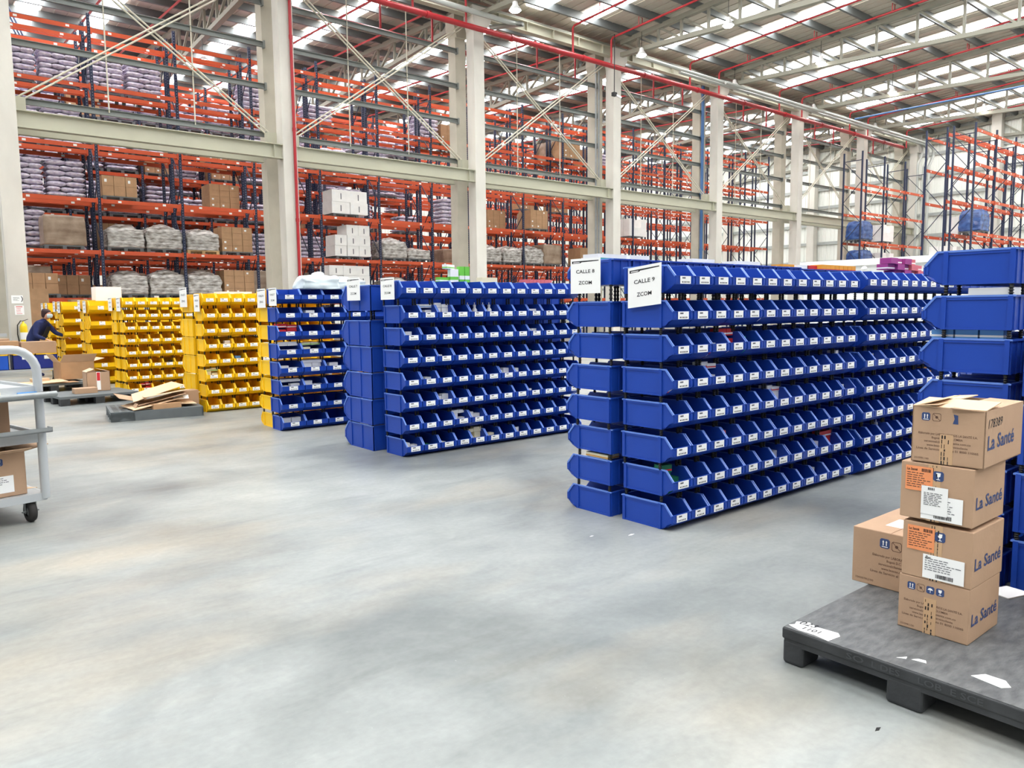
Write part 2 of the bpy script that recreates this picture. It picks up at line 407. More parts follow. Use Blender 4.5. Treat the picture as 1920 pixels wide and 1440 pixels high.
# pipes
def pipe(name, pts, rad, m, label, cat='pipe', group=None, coup=0, n=10):
    t = empty(name, pts[0], label=label, cat=cat, group=group); o0 = Vector(pts[0])
    mb = MB(); mb.tube([Vector(p)-o0 for p in pts], rad, m, n); mb.build('pipe_run', t)
    if coup:
        a, bb = Vector(pts[0]), Vector(pts[-1]); L = (bb-a).length; d = (bb-a)/L; q = coup/2
        while q < L:
            mb = MB(); mb.tube([a+d*q-o0, a+d*(q+.12)-o0], rad*1.25, m, n); mb.build('coupling', t); q += coup
    return t
pipe('sprinkler_main', [(XN, 24.4, 12.27), (55.3, 24.4, 12.27)], .105, 'pipe_red', 'thick red sprinkler main running in front of the column heads', coup=4.02, group=None)
pipe('sprinkler_main', [(XN, 26.72, 12.18), (56, 26.72, 12.18)], .1, 'pipe_red', 'red sprinkler main behind the columns, just above the top grey rail', coup=6)
for k in range(0, 7):
    xt = 2.95+8.04*k
    for off, nm in ((-1.05, 'left of'), (4.6, 'mid bay past')):
        x = xt+off
        if x < 0: continue
        z0 = roofz(24.4)-.5
        pts = [(x, 24.4, 12.3), (x, 24.4, z0-.1), (x, 24.3, z0), (x, -20, roofz(-20)-.5)]
        t = pipe('sprinkler_branch', pts, .045, 'pipe_red', 'thin red sprinkler branch over the bin racks, %s the %s truss' % (nm, ORD[k]), 'pipe', 'red sprinkler branches')
        for j in range(8):
            y = 22.6-3.5*j; z = roofz(y)-.5
            mb = MB(); mb.tube([(0, y-24.4, z-12.3), (0, y-24.4, z+.26-12.3), (-.22, y-24.4, z+.26-12.3), (-.22, y-24.4, z-.05-12.3)], .02, 'pipe_red', 6); mb.build('gooseneck', t)
        pts = [(x, 26.72, 12.2), (x, 26.72, z0-.1), (x, 26.8, z0), (x, 57, roofz(57)-.5)]
        pipe('sprinkler_branch', pts, .045, 'pipe_red', 'thin red sprinkler branch over the pallet racks, %s the %s truss' % (nm, ORD[k]), 'pipe', 'red rear sprinkler branches')
for j, (y, z, x0) in enumerate(((23.5, 12.6, 26.7), (23.72, 12.55, 30), (23.25, 12.5, 33), (23.9, 12.72, 34))):
    xe = 57.2-j*.25
    pipe('conduit_pipe', [(x0, y, z), (xe, y, z), (xe+.5, y-.1, z-.35), (xe+.5, y-.1, z-.8), (xe+.1, y, z-1.5), (xe+.1, y, .4)], .075, 'pipe_grey', 'grey service pipe bending down at the far wall, %s of the bundle' % ORD[j], group='grey service pipes')
pipe('conduit_pipe', [(XN, 24.2, 12.95), (19.9, 24.2, 12.75), (20.4, 23.9, 12.7), (19.6, 25, 12.7)], .1, 'pipe_grey', 'thick pale pipe above the red main ending in an elbow at the third column')
pipe('fire_riser', [(11.13, 24.94, .0), (11.13, 24.94, 12.2)], .05, 'pipe_red', 'vertical red riser pipe clipped to the second front column', coup=3)
pipe('downpipe', [(34.68, 25.85, 0), (34.68, 25.85, 13.2)], .085, 'pipe_blue', 'vertical blue downpipe between the paired columns, fifth pair from the left', coup=3)
for j, x in enumerate((26.55, 26.75)):
    pipe('downpipe', [(x-.05, 25.83, 0), (x-.05, 25.83, 12.9)], .045, 'galv', 'thin grey vertical pipe by the fourth column pair, %s one' % ('left', 'right')[j], group='thin grey vertical pipes')
for j, dx in enumerate((0, .12, .24)):
    pipe('cable_conduit', [(2.0+dx, 26.6, 12.9), (6.8+dx, 45, 13.2)], .035, 'pipe_blue', 'blue-grey conduit under the roof above the left pallet racks, %s of three' % ORD[j], group='blue conduits')
pipe('cable_conduit', [(47.6, 24.0, 13.0), (47.2, -10, 12.7)], .05, 'pipe_blue', 'long blue conduit crossing the roof beside a truss on the right')
# lamps
lp = None
def lamp(x, y, z, label):
    global lp
    if lp is None:
        t = empty('high_bay_lamp', (x, y, z), label=label, cat='lamp', group='high bay lamps')
        mb = MB(); mb.lathe([(.02, .34), (.09, .3), (.1, .2), (.24, .0), (.22, .0)], 'white', 20); mb.build('shade', t)
        mb = MB(); mb.lathe([(.0, .12), (.16, .1), (.2, .03), (.17, -.05), (.0, -.09)], 'lamp_glow', 20); mb.build('bulb', t)
        mb = MB(); mb.tube([(0, 0, .33), (0, 0, 1.0)], .012, 'black', 5); mb.build('cord', t)
        lp = t; return t
    return dup(lp, (x, y, z), 0, label)
for k, y, z in ((2, 22.4, 12.55), (3, 23.3, 12.75), (3, 18.8, 12.75), (4, 24.0, 12.95), (4, 19.3, 12.95), (5, 24.1, 13.0), (5, 19.6, 13.0), (6, 24.3, 13.1), (6, 17.9, 13.0)):
    n_ = 'nearer the columns' if y > 21 else 'farther along the truss'
    lamp(2.95+8.04*k-.28, y, z-.15, 'glowing white dome lamp hanging by the %s truss, %s' % (ORD[k], n_))
for j, (k, y) in enumerate(((1, 33), (1, 41), (1, 50), (2, 33), (2, 43), (3, 33), (4, 33), (0, 41), (0, 50))):
    lamp(2.95+8.04*k-.1, y, max(12.1, 13.03-.052*(y-26.6))-.95, 'glowing white dome lamp above the pallet racks at the %s rear truss, %s' % (ORD[k], 'near' if y < 35 else ('mid' if y < 45 else 'deep')))
# ================================================================== PALLET RACKS
LV = (1.95, 3.62, 5.42, 7.25, 9.3, 11.2); BAY = 2.8
def upright(h, depth=1.0):
    mb = MB()
    for y in (0, depth): 
        mb.box(-.05, .05, y-.035, y+.035, 0, h, 'rack_post'); mb.box(-.08, .08, y-.06, y+.06, 0, .02, 'rack_post')
    z = .3; s_ = 0
    mb.box(-.015, .015, 0, depth, .28, .32, 'steel_navy')
    while z+1.2 < h:
        mb.bar((0, 0 if s_ else depth, z), (0, depth if s_ else 0, z+1.2), .03, .03, 'steel_navy'); z += 1.2; s_ = 1-s_
    mb.box(-.015, .015, 0, depth, z-.02, z+.02, 'steel_navy')
    return mb
UPM = {}; BM = {}
def shared(cache, key, name, fn, parent, loc):
    if key not in cache:
        o = fn().build(name, parent); cache[key] = o.data
    else:
        o = bpy.data.objects.new(name, cache[key]); C.objects.link(o); o.parent = parent
        KIDS.setdefault(parent.name, []).append(o)
    o.location = loc; return o
def beam_mb(L=2.7, lab=True):
    mb = MB(); mb.box(0, L, -.025, .025, -.07, .07, 'beam_orange'); mb.box(0, .05, -.04, .03, -.12, .1, 'beam_orange'); mb.box(L-.05, L, -.04, .03, -.12, .1, 'beam_orange')
    for x in (.55, L-.65):
        mb.box(x, x+.11, -.028, -.026, -.035, .035, 'paper')
    return mb
def rack_row(y, x0, nb, levels, h, label, bay=BAY, depth=1.0):
    t = empty('pallet_rack', (x0, y, 0), label=label, cat='pallet rack', group='tall orange and navy pallet racks')
    for k in range(nb+1): shared(UPM, (h, depth), 'upright_frame', lambda: upright(h, depth), t, (k*bay, 0, 0))
    bs = [(math.dist((x0+k*bay+bay/2, y+dy*depth, z), (0, 0, 1.5)), k, dy, z) for k in range(nb) for z in levels for dy in (0, 1)]
    bs.sort()
    for d_, k, dy, z in bs[:100]:
        shared(BM, bay, 'beam', lambda: beam_mb(bay-.1), t, (k*bay+.05, dy*depth+(-.02 if dy == 0 else .02), z))
    if len(bs) > 100:
        mb = MB()
        for d_, k, dy, z in bs[100:]:
            x = k*bay+.05; yy = dy*depth; mb.box(x, x+bay-.1, yy-.025, yy+.025, z-.07, z+.07, 'beam_orange')
            for q in (.55, bay-.75): mb.box(x+q, x+q+.11, yy-.028, yy-.026, z-.035, z+.035, 'paper')
        tag(mb.build('beam', t), kind='stuff')
    return t
RX = 3.37
rows = [(30.3, RX, 16, 'front row, standing right behind the concrete columns'), (31.55, RX, 16, 'second row, back to back with the front row'),
        (35.6, RX-2.8, 17, 'third row, across the first aisle'), (36.85, RX-2.8, 17, 'fourth row, back to back with the third'),
        (41.0, RX-2.8, 16, 'fifth row from the columns'), (42.25, RX-2.8, 16, 'sixth row from the columns'), (46.4, RX-2.8, 14, 'seventh and deepest row')]
for y, x0, nb, lb in rows: rack_row(y, x0, nb, LV, 11.75 if y < 33 else 11.4, 'long orange and navy pallet rack, '+lb)
# racks by the far wall, right side
LR = (1.6, 3.3, 4.95, 6.65, 8.35, 9.0)
rack_row(22.0, 44.7, 3, (1.7, 3.45, 5.15, 6.85, 8.5), 10.4, 'near-empty orange and navy pallet rack in front of the last columns', 2.8, 1.1)
rack_row(16.5, 42.35, 4, (1.7, 3.3, 5.0, 6.7, 8.4, 10.05), 10.4, 'sparse orange and navy rack before the far wall, rear of the double row', 2.8, 1.0)
rack_row(15.2, 42.35, 4, (1.7, 3.3, 5.0, 6.7, 8.4, 10.05), 10.4, 'sparse orange and navy rack before the far wall, front of the double row', 2.8, 1.0)
# ================================================================== PICKING BINS
def bin_mb(w, h, D, col, ribs=(), t=.004):
    """open-front stacking bin: back at y=0, opening towards -y, D deep at the base"""
    mb = MB(); W = w/2-.003; k = h/.18; tip = D+.105*k*.9
    prof = [(.0, .0), (-D-.008, .0), (-D-.03*k, .014*k), (-D-.05*k, .038*k), (-tip+.012, .052*k), (-tip, .055*k), (-tip, .108*k), (-D-.03*k, h), (0, h)]
    for sx in (-1, 1):
        a, b_ = sorted((sx*(W-.006), sx*(W-.006-t))); mb.prism(prof, a, b_, col, axis=0)
        # rim flange along the top and down the slope
        a, b_ = sorted((sx*(W+.002), sx*(W-.008)))
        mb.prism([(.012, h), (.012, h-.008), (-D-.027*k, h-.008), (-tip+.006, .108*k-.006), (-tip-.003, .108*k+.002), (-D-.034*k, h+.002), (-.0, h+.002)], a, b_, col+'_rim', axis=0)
        for q in (.012, D-.012)+tuple(ribs):
            a, b_ = sorted((sx*(W-.006), sx*(W+.003))); mb.box(a, b_, -q-.012, -q+.012, -.0, h-.004, col)
        a, b_ = sorted((sx*(W-.006), sx*(W-.001))); mb.box(a, b_, -D+.012, -.012, .0, .012, col); mb.box(a, b_, -D+.012, -.012, h-.022, h-.008, col); mb.box(a, b_, -tip+.004, -tip+.018, .058*k, .104*k, col)
    mb.box(-W, W, -t, 0, 0, h, col); mb.box(-W, W, 0, .012, h-.01, h, col)
    for sx in (-1, 0, 1): mb.box(sx*(W-.02)-.008, sx*(W-.02)+.008, 0, .006, 0, h-.01, col)
    mb.box(-W, W, -D, 0, 0, t, col)
    mb.add([(-W, -D, t), (W, -D, t), (W, -D-.055*k*.9, .02*k+t), (-W, -D-.055*k*.9, .02*k+t), (-W, -tip, .055*k), (W, -tip, .055*k),
            (-W, -D, 0), (W, -D, 0), (W, -D-.055*k*.9, .02*k), (-W, -D-.055*k*.9, .02*k)],
           [(0, 1, 2, 3), (3, 2, 5, 4), (6, 9, 8, 7), (9, 4, 5, 8)], col)
    mb.box(-W, W, -tip-.002, -tip+.003, .055*k, .108*k, col)                      # label lip
    mb.box(-W, W, -tip-.006, -tip+.004, .104*k, .109*k, col)
    mb.box(-W, W, -tip-.006, -tip+.004, .052*k, .057*k, col)
    for sx in (-1, 1): mb.box(sx*(W-.014)-.012, sx*(W-.014)+.012, -tip-.008, -tip, .06*k, .1*k, col)
    return mb, tip, k
def pegs_mb(w, D, gap):
    mb = MB(); pr = [(0, -gap), (.009, -gap)]; q = -gap+.006
    while q < -.006: pr += [(.009, q), (.015, q+.003), (.009, q+.006)]; q += .0125
    mb.lathe(pr+[(.009, 0), (0, 0)], 'peg', 7)
    return mb
def card_mb(w, tip, k):
    mb = MB(); cw = min(.112, w*.54); z0, z1 = .056*k, .106*k
    mb.box(-cw/2, cw/2, -tip-.0075, -tip-.0055, z0, z1, 'paper')
    mb.box(-cw*.32, -cw*.02, -tip-.0083, -tip-.0073, z1-.017, z1-.007, 'print_grey')
    for q in range(5): mb.box(-cw*.34+q*cw*.15, -cw*.34+q*cw*.15+cw*.085, -tip-.0083, -tip-.0073, z0+.007, z0+.016, 'print_grey' if q % 2 else 'ink')
    return mb
BINCACHE = {}
def make_bin(w, h, D, col, gap, ribs=()):
    key = (w, h, D, col, ribs)
    if key not in BINCACHE:
        mb, tip, k = bin_mb(w, h, D, col, ribs)
        me = mb.build('x'); mp = pegs_mb(w, D, .05).build('x'); mc = card_mb(w, tip, k).build('x')
        BINCACHE[key] = (me.data, mp.data, mc.data, tip, k)
        for o in (me, mp, mc): bpy.data.objects.remove(o)
    return BINCACHE[key]
def place_bin(key, x, y, z, face, gap, label, group, pegs=True, name='picking_bin'):
    d = BINCACHE[key]; w_, h_, D_ = key[:3]
    t = empty(name, (x, y, z), 0 if face < 0 else PI, label, 'bin', group)
    for nm, me in (('bin_body', d[0]), ('label_card', d[2])):
        o = bpy.data.objects.new(nm, me); C.objects.link(o); o.parent = t
    if pegs and gap > .01:
        for px, py in ((-w_/2+.014, -D_+.015), (w_/2-.014, -D_+.015))+(((-w_/2+.014, -.015), (w_/2-.014, -.015)) if pegs == 4 else ()):
            o = bpy.data.objects.new('spacer_peg', d[1]); C.objects.link(o); o.parent = t; o.location = (px, py, 0); o.scale = (1, 1, gap/.05)
    return t
def tiers(n, h, pitch, top_extra=.0):
    return [k*pitch+(top_extra if k == n-1 else 0) for k in range(n)]
STUFF = {}
BINPOS = {}
def bin_wall(w, h, D, col, x0, y, face, n, nt, pitch, phrase, group, only=None, top_extra=0, jit=.003, ribs=(), pegs=True, first=0, name='picking_bin', kindw='picking bin'):
    """n bins side by side, nt tiers; only(i, k) -> keep as an individual, else merged as stuff"""
    make_bin(w, h, D, col, pitch-h, ribs); key = (w, h, D, col, ribs)
    rest = []
    for k, z in enumerate(tiers(nt, h, pitch, top_extra)):
        sh = random.uniform(-.012, .012)
        for i in range(n):
            x = x0+w/2+i*(w+.003)+sh; yy = y+random.uniform(-jit, jit)
            BINPOS[(phrase, i, k)] = (x, yy, z, w, h, D, face)
            if only is None or only(i, k):
                gap = 0 if k == 0 else (pitch-h+(top_extra if k == nt-1 else 0))
                place_bin(key, x, yy, z, face, gap, '%s %s, %s tier, %s from aisle end, %s' % (col, kindw, ORD[k], ORD[i+first], phrase), group, 4 if i == 0 else pegs, name)
            else: rest.append((x, yy, z))
    if rest:
        me = BINCACHE[key][0]; mb = MB(); c_ = -1 if face > 0 else 1
        for x, yy, z in rest:
            mb.add([(x+c_*v.co.x, yy+c_*v.co.y, z+v.co.z) for v in me.vertices], [tuple(p.vertices) for p in me.polygons], col)
        o = mb.build('bin_stacks'); tag(o, '%s bins merged behind the %s' % (col, phrase), 'bins', None, 'stuff')
P18 = .2268
# the wall of bins under the crooked CALLE 9 sign, its far units and its back-to-back partner
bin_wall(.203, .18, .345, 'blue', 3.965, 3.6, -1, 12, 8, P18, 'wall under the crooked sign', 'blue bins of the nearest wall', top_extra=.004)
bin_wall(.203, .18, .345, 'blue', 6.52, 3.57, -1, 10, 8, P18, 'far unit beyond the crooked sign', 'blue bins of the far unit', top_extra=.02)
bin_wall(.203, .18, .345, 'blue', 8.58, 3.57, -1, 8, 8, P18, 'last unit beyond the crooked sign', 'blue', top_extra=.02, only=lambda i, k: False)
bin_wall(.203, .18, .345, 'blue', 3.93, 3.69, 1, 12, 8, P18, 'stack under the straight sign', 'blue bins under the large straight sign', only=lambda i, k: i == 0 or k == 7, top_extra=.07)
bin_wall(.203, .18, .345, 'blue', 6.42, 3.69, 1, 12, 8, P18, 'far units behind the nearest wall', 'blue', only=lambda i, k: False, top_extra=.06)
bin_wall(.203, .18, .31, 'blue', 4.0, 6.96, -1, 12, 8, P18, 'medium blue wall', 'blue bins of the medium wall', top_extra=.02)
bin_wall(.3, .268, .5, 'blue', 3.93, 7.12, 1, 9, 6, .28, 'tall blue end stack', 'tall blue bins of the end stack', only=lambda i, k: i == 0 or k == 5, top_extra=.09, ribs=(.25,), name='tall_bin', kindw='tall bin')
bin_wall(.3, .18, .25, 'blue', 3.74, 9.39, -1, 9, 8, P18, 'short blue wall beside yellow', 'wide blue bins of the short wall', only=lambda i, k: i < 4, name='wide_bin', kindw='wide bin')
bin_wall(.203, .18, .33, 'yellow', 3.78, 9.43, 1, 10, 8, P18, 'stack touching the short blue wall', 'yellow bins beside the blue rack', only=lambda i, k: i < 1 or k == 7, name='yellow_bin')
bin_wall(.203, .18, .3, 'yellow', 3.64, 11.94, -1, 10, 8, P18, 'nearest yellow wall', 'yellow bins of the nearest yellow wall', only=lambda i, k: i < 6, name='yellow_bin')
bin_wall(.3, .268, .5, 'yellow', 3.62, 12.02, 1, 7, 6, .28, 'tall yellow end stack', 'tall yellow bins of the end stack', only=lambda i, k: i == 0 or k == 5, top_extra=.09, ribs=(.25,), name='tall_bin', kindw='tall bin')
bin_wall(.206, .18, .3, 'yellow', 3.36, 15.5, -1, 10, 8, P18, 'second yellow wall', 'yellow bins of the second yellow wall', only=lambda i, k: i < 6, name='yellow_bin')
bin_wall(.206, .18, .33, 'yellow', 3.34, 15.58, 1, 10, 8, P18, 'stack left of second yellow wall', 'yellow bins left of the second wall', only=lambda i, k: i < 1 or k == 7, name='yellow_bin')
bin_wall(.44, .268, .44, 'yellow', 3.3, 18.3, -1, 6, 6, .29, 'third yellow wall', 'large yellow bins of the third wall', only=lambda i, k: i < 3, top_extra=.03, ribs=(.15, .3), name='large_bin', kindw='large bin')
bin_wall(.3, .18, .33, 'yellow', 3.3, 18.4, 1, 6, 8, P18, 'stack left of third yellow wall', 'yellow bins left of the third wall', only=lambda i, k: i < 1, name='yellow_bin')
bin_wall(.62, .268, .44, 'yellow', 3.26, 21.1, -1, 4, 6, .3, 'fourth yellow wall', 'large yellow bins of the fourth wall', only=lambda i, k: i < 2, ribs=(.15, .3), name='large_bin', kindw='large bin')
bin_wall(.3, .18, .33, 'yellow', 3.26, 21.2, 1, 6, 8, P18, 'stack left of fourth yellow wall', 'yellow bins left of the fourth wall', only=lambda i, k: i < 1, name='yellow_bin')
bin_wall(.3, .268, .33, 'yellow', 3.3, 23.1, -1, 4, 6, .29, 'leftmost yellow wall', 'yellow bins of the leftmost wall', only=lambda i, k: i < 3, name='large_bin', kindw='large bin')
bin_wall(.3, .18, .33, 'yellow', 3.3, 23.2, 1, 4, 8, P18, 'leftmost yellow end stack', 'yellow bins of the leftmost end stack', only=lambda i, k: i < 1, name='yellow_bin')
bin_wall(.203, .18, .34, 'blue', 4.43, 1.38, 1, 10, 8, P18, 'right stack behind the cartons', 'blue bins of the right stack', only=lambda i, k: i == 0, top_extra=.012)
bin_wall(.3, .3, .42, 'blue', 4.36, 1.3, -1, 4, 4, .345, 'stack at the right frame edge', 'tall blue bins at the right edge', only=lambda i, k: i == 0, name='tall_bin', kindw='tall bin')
# ------------------------------------------------------------------ aisle signs
def sign(n, zone, o, uu, w, h, label, skew=0):
    t = empty('aisle_sign', o, label=label, cat='sign', group='CALLE aisle signs'); uu = Vector(uu).normalized(); vv = Vector((0, 0, 1))
    if skew: uu = (uu+vv*skew).normalized()
    mb = MB(); mb.quad((0, 0, 0), uu, vv, w, h, 'paper', .0015); mb.build('card', t)
    nn = uu.cross(vv); mb = MB(); O = nn*.0018
    P = lambda a, c: uu*(a*w)+vv*(c*h)+O
    mb.add([P(.05, .86), P(.35, .87), P(.42, .93), P(.05, .93)], [(0, 1, 2, 3)], 'ink')
    mb.add([P(.35, .89), P(.94, .905), P(.94, .93), P(.42, .93)], [(0, 1, 2, 3)], 'ink')
    mb.add([P(.09, .88)+nn*.0004, P(.3, .885)+nn*.0004, P(.33, .9)+nn*.0004, P(.1, .905)+nn*.0004], [(0, 1, 2, 3)], 'paper'); mb.build('header_band', t)
    mb = MB(); s_ = .15*w/.29*1.35
    mb.text('CALLE %d' % n, P(.5, .58), uu, vv, h*.14, 'ink', align='c', width=w*.62, bold=.013)
    mb.text(zone, P(.5, .26), uu, vv, h*.14, 'ink', align='c', width=w*.44, bold=.013); mb.build('lettering', t)
    return t
M = (0, -1, 0)
for n_, zone, o_, w_, h_, lb, sk in (
    (9, 'ZCOM', (3.935, 3.53, 1.49), .29, .27, 'white CALLE 9 sign hung askew on the nearest blue bin wall', .1),
    (8, 'ZCOM', (3.905, 4.06, 1.6), .3, .25, 'large straight white CALLE 8 sign beside the crooked sign', 0),
    (8, 'ZCOM', (3.965, 6.93, 1.6), .27, .22, 'small white sign at the end of the medium blue wall', 0),
    (7, 'ZCOM', (3.905, 7.55, 1.6), .29, .24, 'white CALLE 7 sign on the tall blue bins', 0),
    (7, 'ZCOM', (3.715, 9.26, 1.56), .24, .22, 'narrow white sign on the short blue rack beside yellow bins', 0),
    (6, 'ZNG', (3.74, 9.7, 1.54), .27, .24, 'white sign on the yellow bins touching the short blue rack', 0),
    (6, 'ZNG', (3.61, 11.88, 1.5), .26, .26, 'white sign at the corner of the nearest yellow wall', 0),
    (5, 'ZNG', (3.59, 12.5, 1.57), .36, .3, 'large white sign on the tall yellow stack', 0),
    (5, 'ZNG', (3.33, 15.5, 1.52), .3, .25, 'white sign at the corner of the second yellow wall', 0),
    (4, 'ZNG', (3.31, 16.05, 1.53), .3, .25, 'white sign just left of the second yellow wall corner', 0),
    (4, 'ZNG', (3.27, 18.22, 1.5), .3, .25, 'white sign at the corner of the third yellow wall', 0),
    (3, 'ZNG', (3.27, 18.75, 1.53), .26, .24, 'white sign on the yellow stack left of the white carton', 0),
    (3, 'ZNG', (3.23, 21.0, 1.5), .34, .27, 'white sign above the large yellow bins of the fourth wall', 0),
    (2, 'ZNG', (3.23, 21.6, 1.53), .3, .25, 'white sign on the yellow stack right of the worker', 0),
    (2, 'ZNG', (3.27, 23.05, 1.5), .3, .26, 'white sign just above and right of the worker', 0),
    (1, 'ZNG', (3.27, 23.7, 1.5), .3, .26, 'white sign at the far left end of the yellow racks', 0)):
    sign(n_, zone, o_, M, w_, h_, lb, sk)
# ================================================================== CARTONS ON THE BLACK PALLET
def icon(mb, o, uu, vv, s_, kind):
    uu, vv = Vector(uu), Vector(vv); nn = uu.cross(vv); o = Vector(o)
    def P(a, c, l=.0008): return o+uu*(a*s_)+vv*(c*s_)+nn*l
    def poly(pts, m, l): mb.add([P(a, c, l) for a, c in pts], [tuple(range(len(pts)))], m)
    rr = [(.15, 0), (.85, 0), (1, .15), (1, .85), (.85, 1), (.15, 1), (0, .85), (0, .15)]
    if kind == 'sun':
        for i in range(8):
            a, b_ = rr[i], rr[(i+1) % 8]; q = [(.5+(x-.5)*.9, .5+(y-.5)*.9) for x, y in (a, b_)]
            poly([a, b_, q[1], q[0]], 'brown_print', .0008)
        poly([(.5+.17*math.cos(t), .5+.17*math.sin(t)) for t in [i*PI/4 for i in range(8)]], 'brown_print', .0008)
        poly([(.1, .86), (.86, .1), (.9, .14), (.14, .9)], 'brown_print', .0009)
        return
    poly(rr, 'navy_print', .0008)
    W_ = 'paper'
    if kind == 'up':
        for x in (.3, .62):
            poly([(x, .28), (x+.09, .28), (x+.09, .65), (x, .65)], W_, .0012); poly([(x-.06, .63), (x+.15, .63), (x+.045, .84)], W_, .0012)
        poly([(.2, .12), (.82, .12), (.82, .19), (.2, .19)], W_, .0012)
    if kind == 'umbrella':
        poly([(.15, .5), (.3, .72), (.5, .8), (.7, .72), (.85, .5)], W_, .0012); poly([(.47, .15), (.53, .15), (.53, .55), (.47, .55)], W_, .0012)
    if kind == 'glass':
        poly([(.28, .85), (.32, .5), (.5, .4), (.68, .5), (.72, .85)], W_, .0012); poly([(.47, .2), (.53, .2), (.53, .42), (.47, .42)], W_, .0012); poly([(.32, .14), (.68, .14), (.68, .2), (.32, .2)], W_, .0012)
def address(mb, cx, top, uu, vv, org, w_, m='brown_print', sc_=1):
    uu, vv, org = Vector(uu), Vector(vv), Vector(org)
    L = [('Elaborado por LABORATORIOS LA SANT\u00c9 S.A.', .95), ('Bogot\u00e1 D.C. - COLOMBIA', .5), ('servicioalcliente@lasante.com.co', .75), ('www.lasante.com/serviciocliente', .66), ('L\u00ednea de Servicio al Cliente 01 8000 110005', 1.0)]
    for i, (tx, ww) in enumerate(L):
        mb.text(tx, org+uu*cx+vv*(top-i*.0155*sc_), uu, vv, .0125*sc_, m, align='c', width=w_*ww, bold=.004)
def barcode(mb, o, uu, vv, w_, h_, n=18):
    uu, vv = Vector(uu), Vector(vv); rnd = random.Random(n)
    x = 0
    while x < w_:
        b_ = rnd.choice((.0012, .002, .003)); mb.quad(Vector(o)+uu*x, uu, vv, min(b_, w_-x+.0005), h_, 'ink', .0004); x += b_+rnd.choice((.0012, .0022))
def lines(mb, o, uu, vv, w_, h_, n, m='print_grey', seed=1):
    uu, vv = Vector(uu), Vector(vv); rnd = random.Random(seed)
    for i in range(n):
        x = 0; y = h_*(1-(i+.5)/n)
        while x < w_*rnd.uniform(.6, .95):
            l_ = rnd.uniform(.006, .02); mb.quad(Vector(o)+uu*x+vv*y, uu, vv, l_, h_/n*.32, m, .0004); x += l_+.004
def carton(name, x, y, z, dx, dy, dz, label, rz=0, m='carton', open_top=None, bevel=.004, group=None, cat='carton'):
    """origin at corner nearest the camera-left: x to x+dx, y down to y-dy"""
    t = empty(name, (x, y, z), rz, label, cat, group); mb = MB(); w_ = .004
    if open_top:
        mb.box(0, dx, -dy, 0, 0, w_, m)
        for b_ in ((0, w_, -dy, 0), (dx-w_, dx, -dy, 0), (0, dx, -dy, -dy+w_), (0, dx, -w_, 0)): mb.box(*b_, 0, dz, m)
        mb.build('carton_body', t)
        for i, (p0, e, o_, l_) in enumerate(open_top):
            p0, e, o_ = Vector(p0), Vector(e), Vector(o_); nn = e.cross(o_).normalized()*.0035
            mb = MB(); mb.add([p0, p0+e, p0+e+o_, p0+o_, p0+nn, p0+e+nn, p0+e+o_+nn, p0+o_+nn], [(0, 1, 2, 3), (7, 6, 5, 4), (0, 4, 5, 1), (1, 5, 6, 2), (2, 6, 7, 3), (3, 7, 4, 0)], l_); mb.build('flap', t)
    else:
        mb.box(0, dx, -dy, 0, 0, dz, m); mb.build('carton_body', t, bevel=bevel)
        mb = MB(); mb.box(.004, dx-.004, -dy/2-.0012, -dy/2+.0012, dz-.0005, dz+.0012, 'carton_dark'); mb.build('flap_seam', t)
    return t
DN, UP, RT = Vector((0, -1, 0)), Vector((0, 0, 1)), Vector((1, 0, 0))
def santé(t, dx, dy, dz, x0=.025, z0=.07, s_=.07):
    mb = MB(); mb.text('La Sant\u00e9', (x0, -dy, z0), RT, UP, s_, 'navy_print', width=dx*.84, bold=.018, lift=.0012, shear=.04); mb.build('printed_logo', t)
# black plastic pallet
t = empty('plastic_pallet', (2.83, .67, 0), label='big scuffed black plastic pallet at bottom right carrying cartons', cat='pallet')
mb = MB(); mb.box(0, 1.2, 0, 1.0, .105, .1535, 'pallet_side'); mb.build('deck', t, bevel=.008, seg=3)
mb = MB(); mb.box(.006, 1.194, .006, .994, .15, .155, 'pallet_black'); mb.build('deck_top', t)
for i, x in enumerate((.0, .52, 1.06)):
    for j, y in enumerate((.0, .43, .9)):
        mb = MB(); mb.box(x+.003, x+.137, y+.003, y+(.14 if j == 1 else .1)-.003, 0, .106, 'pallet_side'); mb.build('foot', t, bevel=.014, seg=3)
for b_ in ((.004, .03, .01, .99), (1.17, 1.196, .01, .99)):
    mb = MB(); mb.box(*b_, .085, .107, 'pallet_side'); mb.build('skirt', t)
for i, (w__, x_) in enumerate((('SO', .72), ('L DES', .62), ('LOB', .45), ('E SCE', .34))):
    mb = MB(); mb.text(w__, (-.0005, x_, .118), DN, UP, .034, 'emboss', width=.045+.02*len(w__)*.6, bold=.01, lift=.0015); mb.build('embossed_word', t)
mb = MB()
P_ = [(.035, .99), (.015, .93), (.02, .87), (.008, .8), (.085, .79), (.11, .81), (.1, .9), (.12, .94), (.09, .985), (.06, .975)]
mb.add([(x, y, .1563) for x, y in P_], [tuple(range(len(P_)))], 'paper')
mb.text('023', (.075, .97, .1563), (.1, -1, 0), (1, .1, 0), .05, 'ink', shear=.3, bold=.012, lift=.0012); mb.text('1101', (.035, .93, .1563), (.1, -1, 0), (1, .1, 0), .042, 'ink', shear=.2, bold=.012, lift=.0012); mb.build('torn_label', t)
for i, P_ in enumerate(([(2.90, 1.23), (2.915, 1.20), (2.935, 1.205), (2.92, 1.215)], [(2.925, 1.185), (2.935, 1.135), (2.955, 1.145), (2.95, 1.17)])):
    mb = MB(); mb.prism([(x-2.915, y-1.19) for x, y in P_], 0, .0008, 'paper', axis=2); tag(mb.build('paper_scrap', loc=(2.915, 1.19, .1552)), 'tiny torn %s white paper scrap on the black pallet deck' % ('left', 'right')[i], 'paper scrap', 'paper scraps')
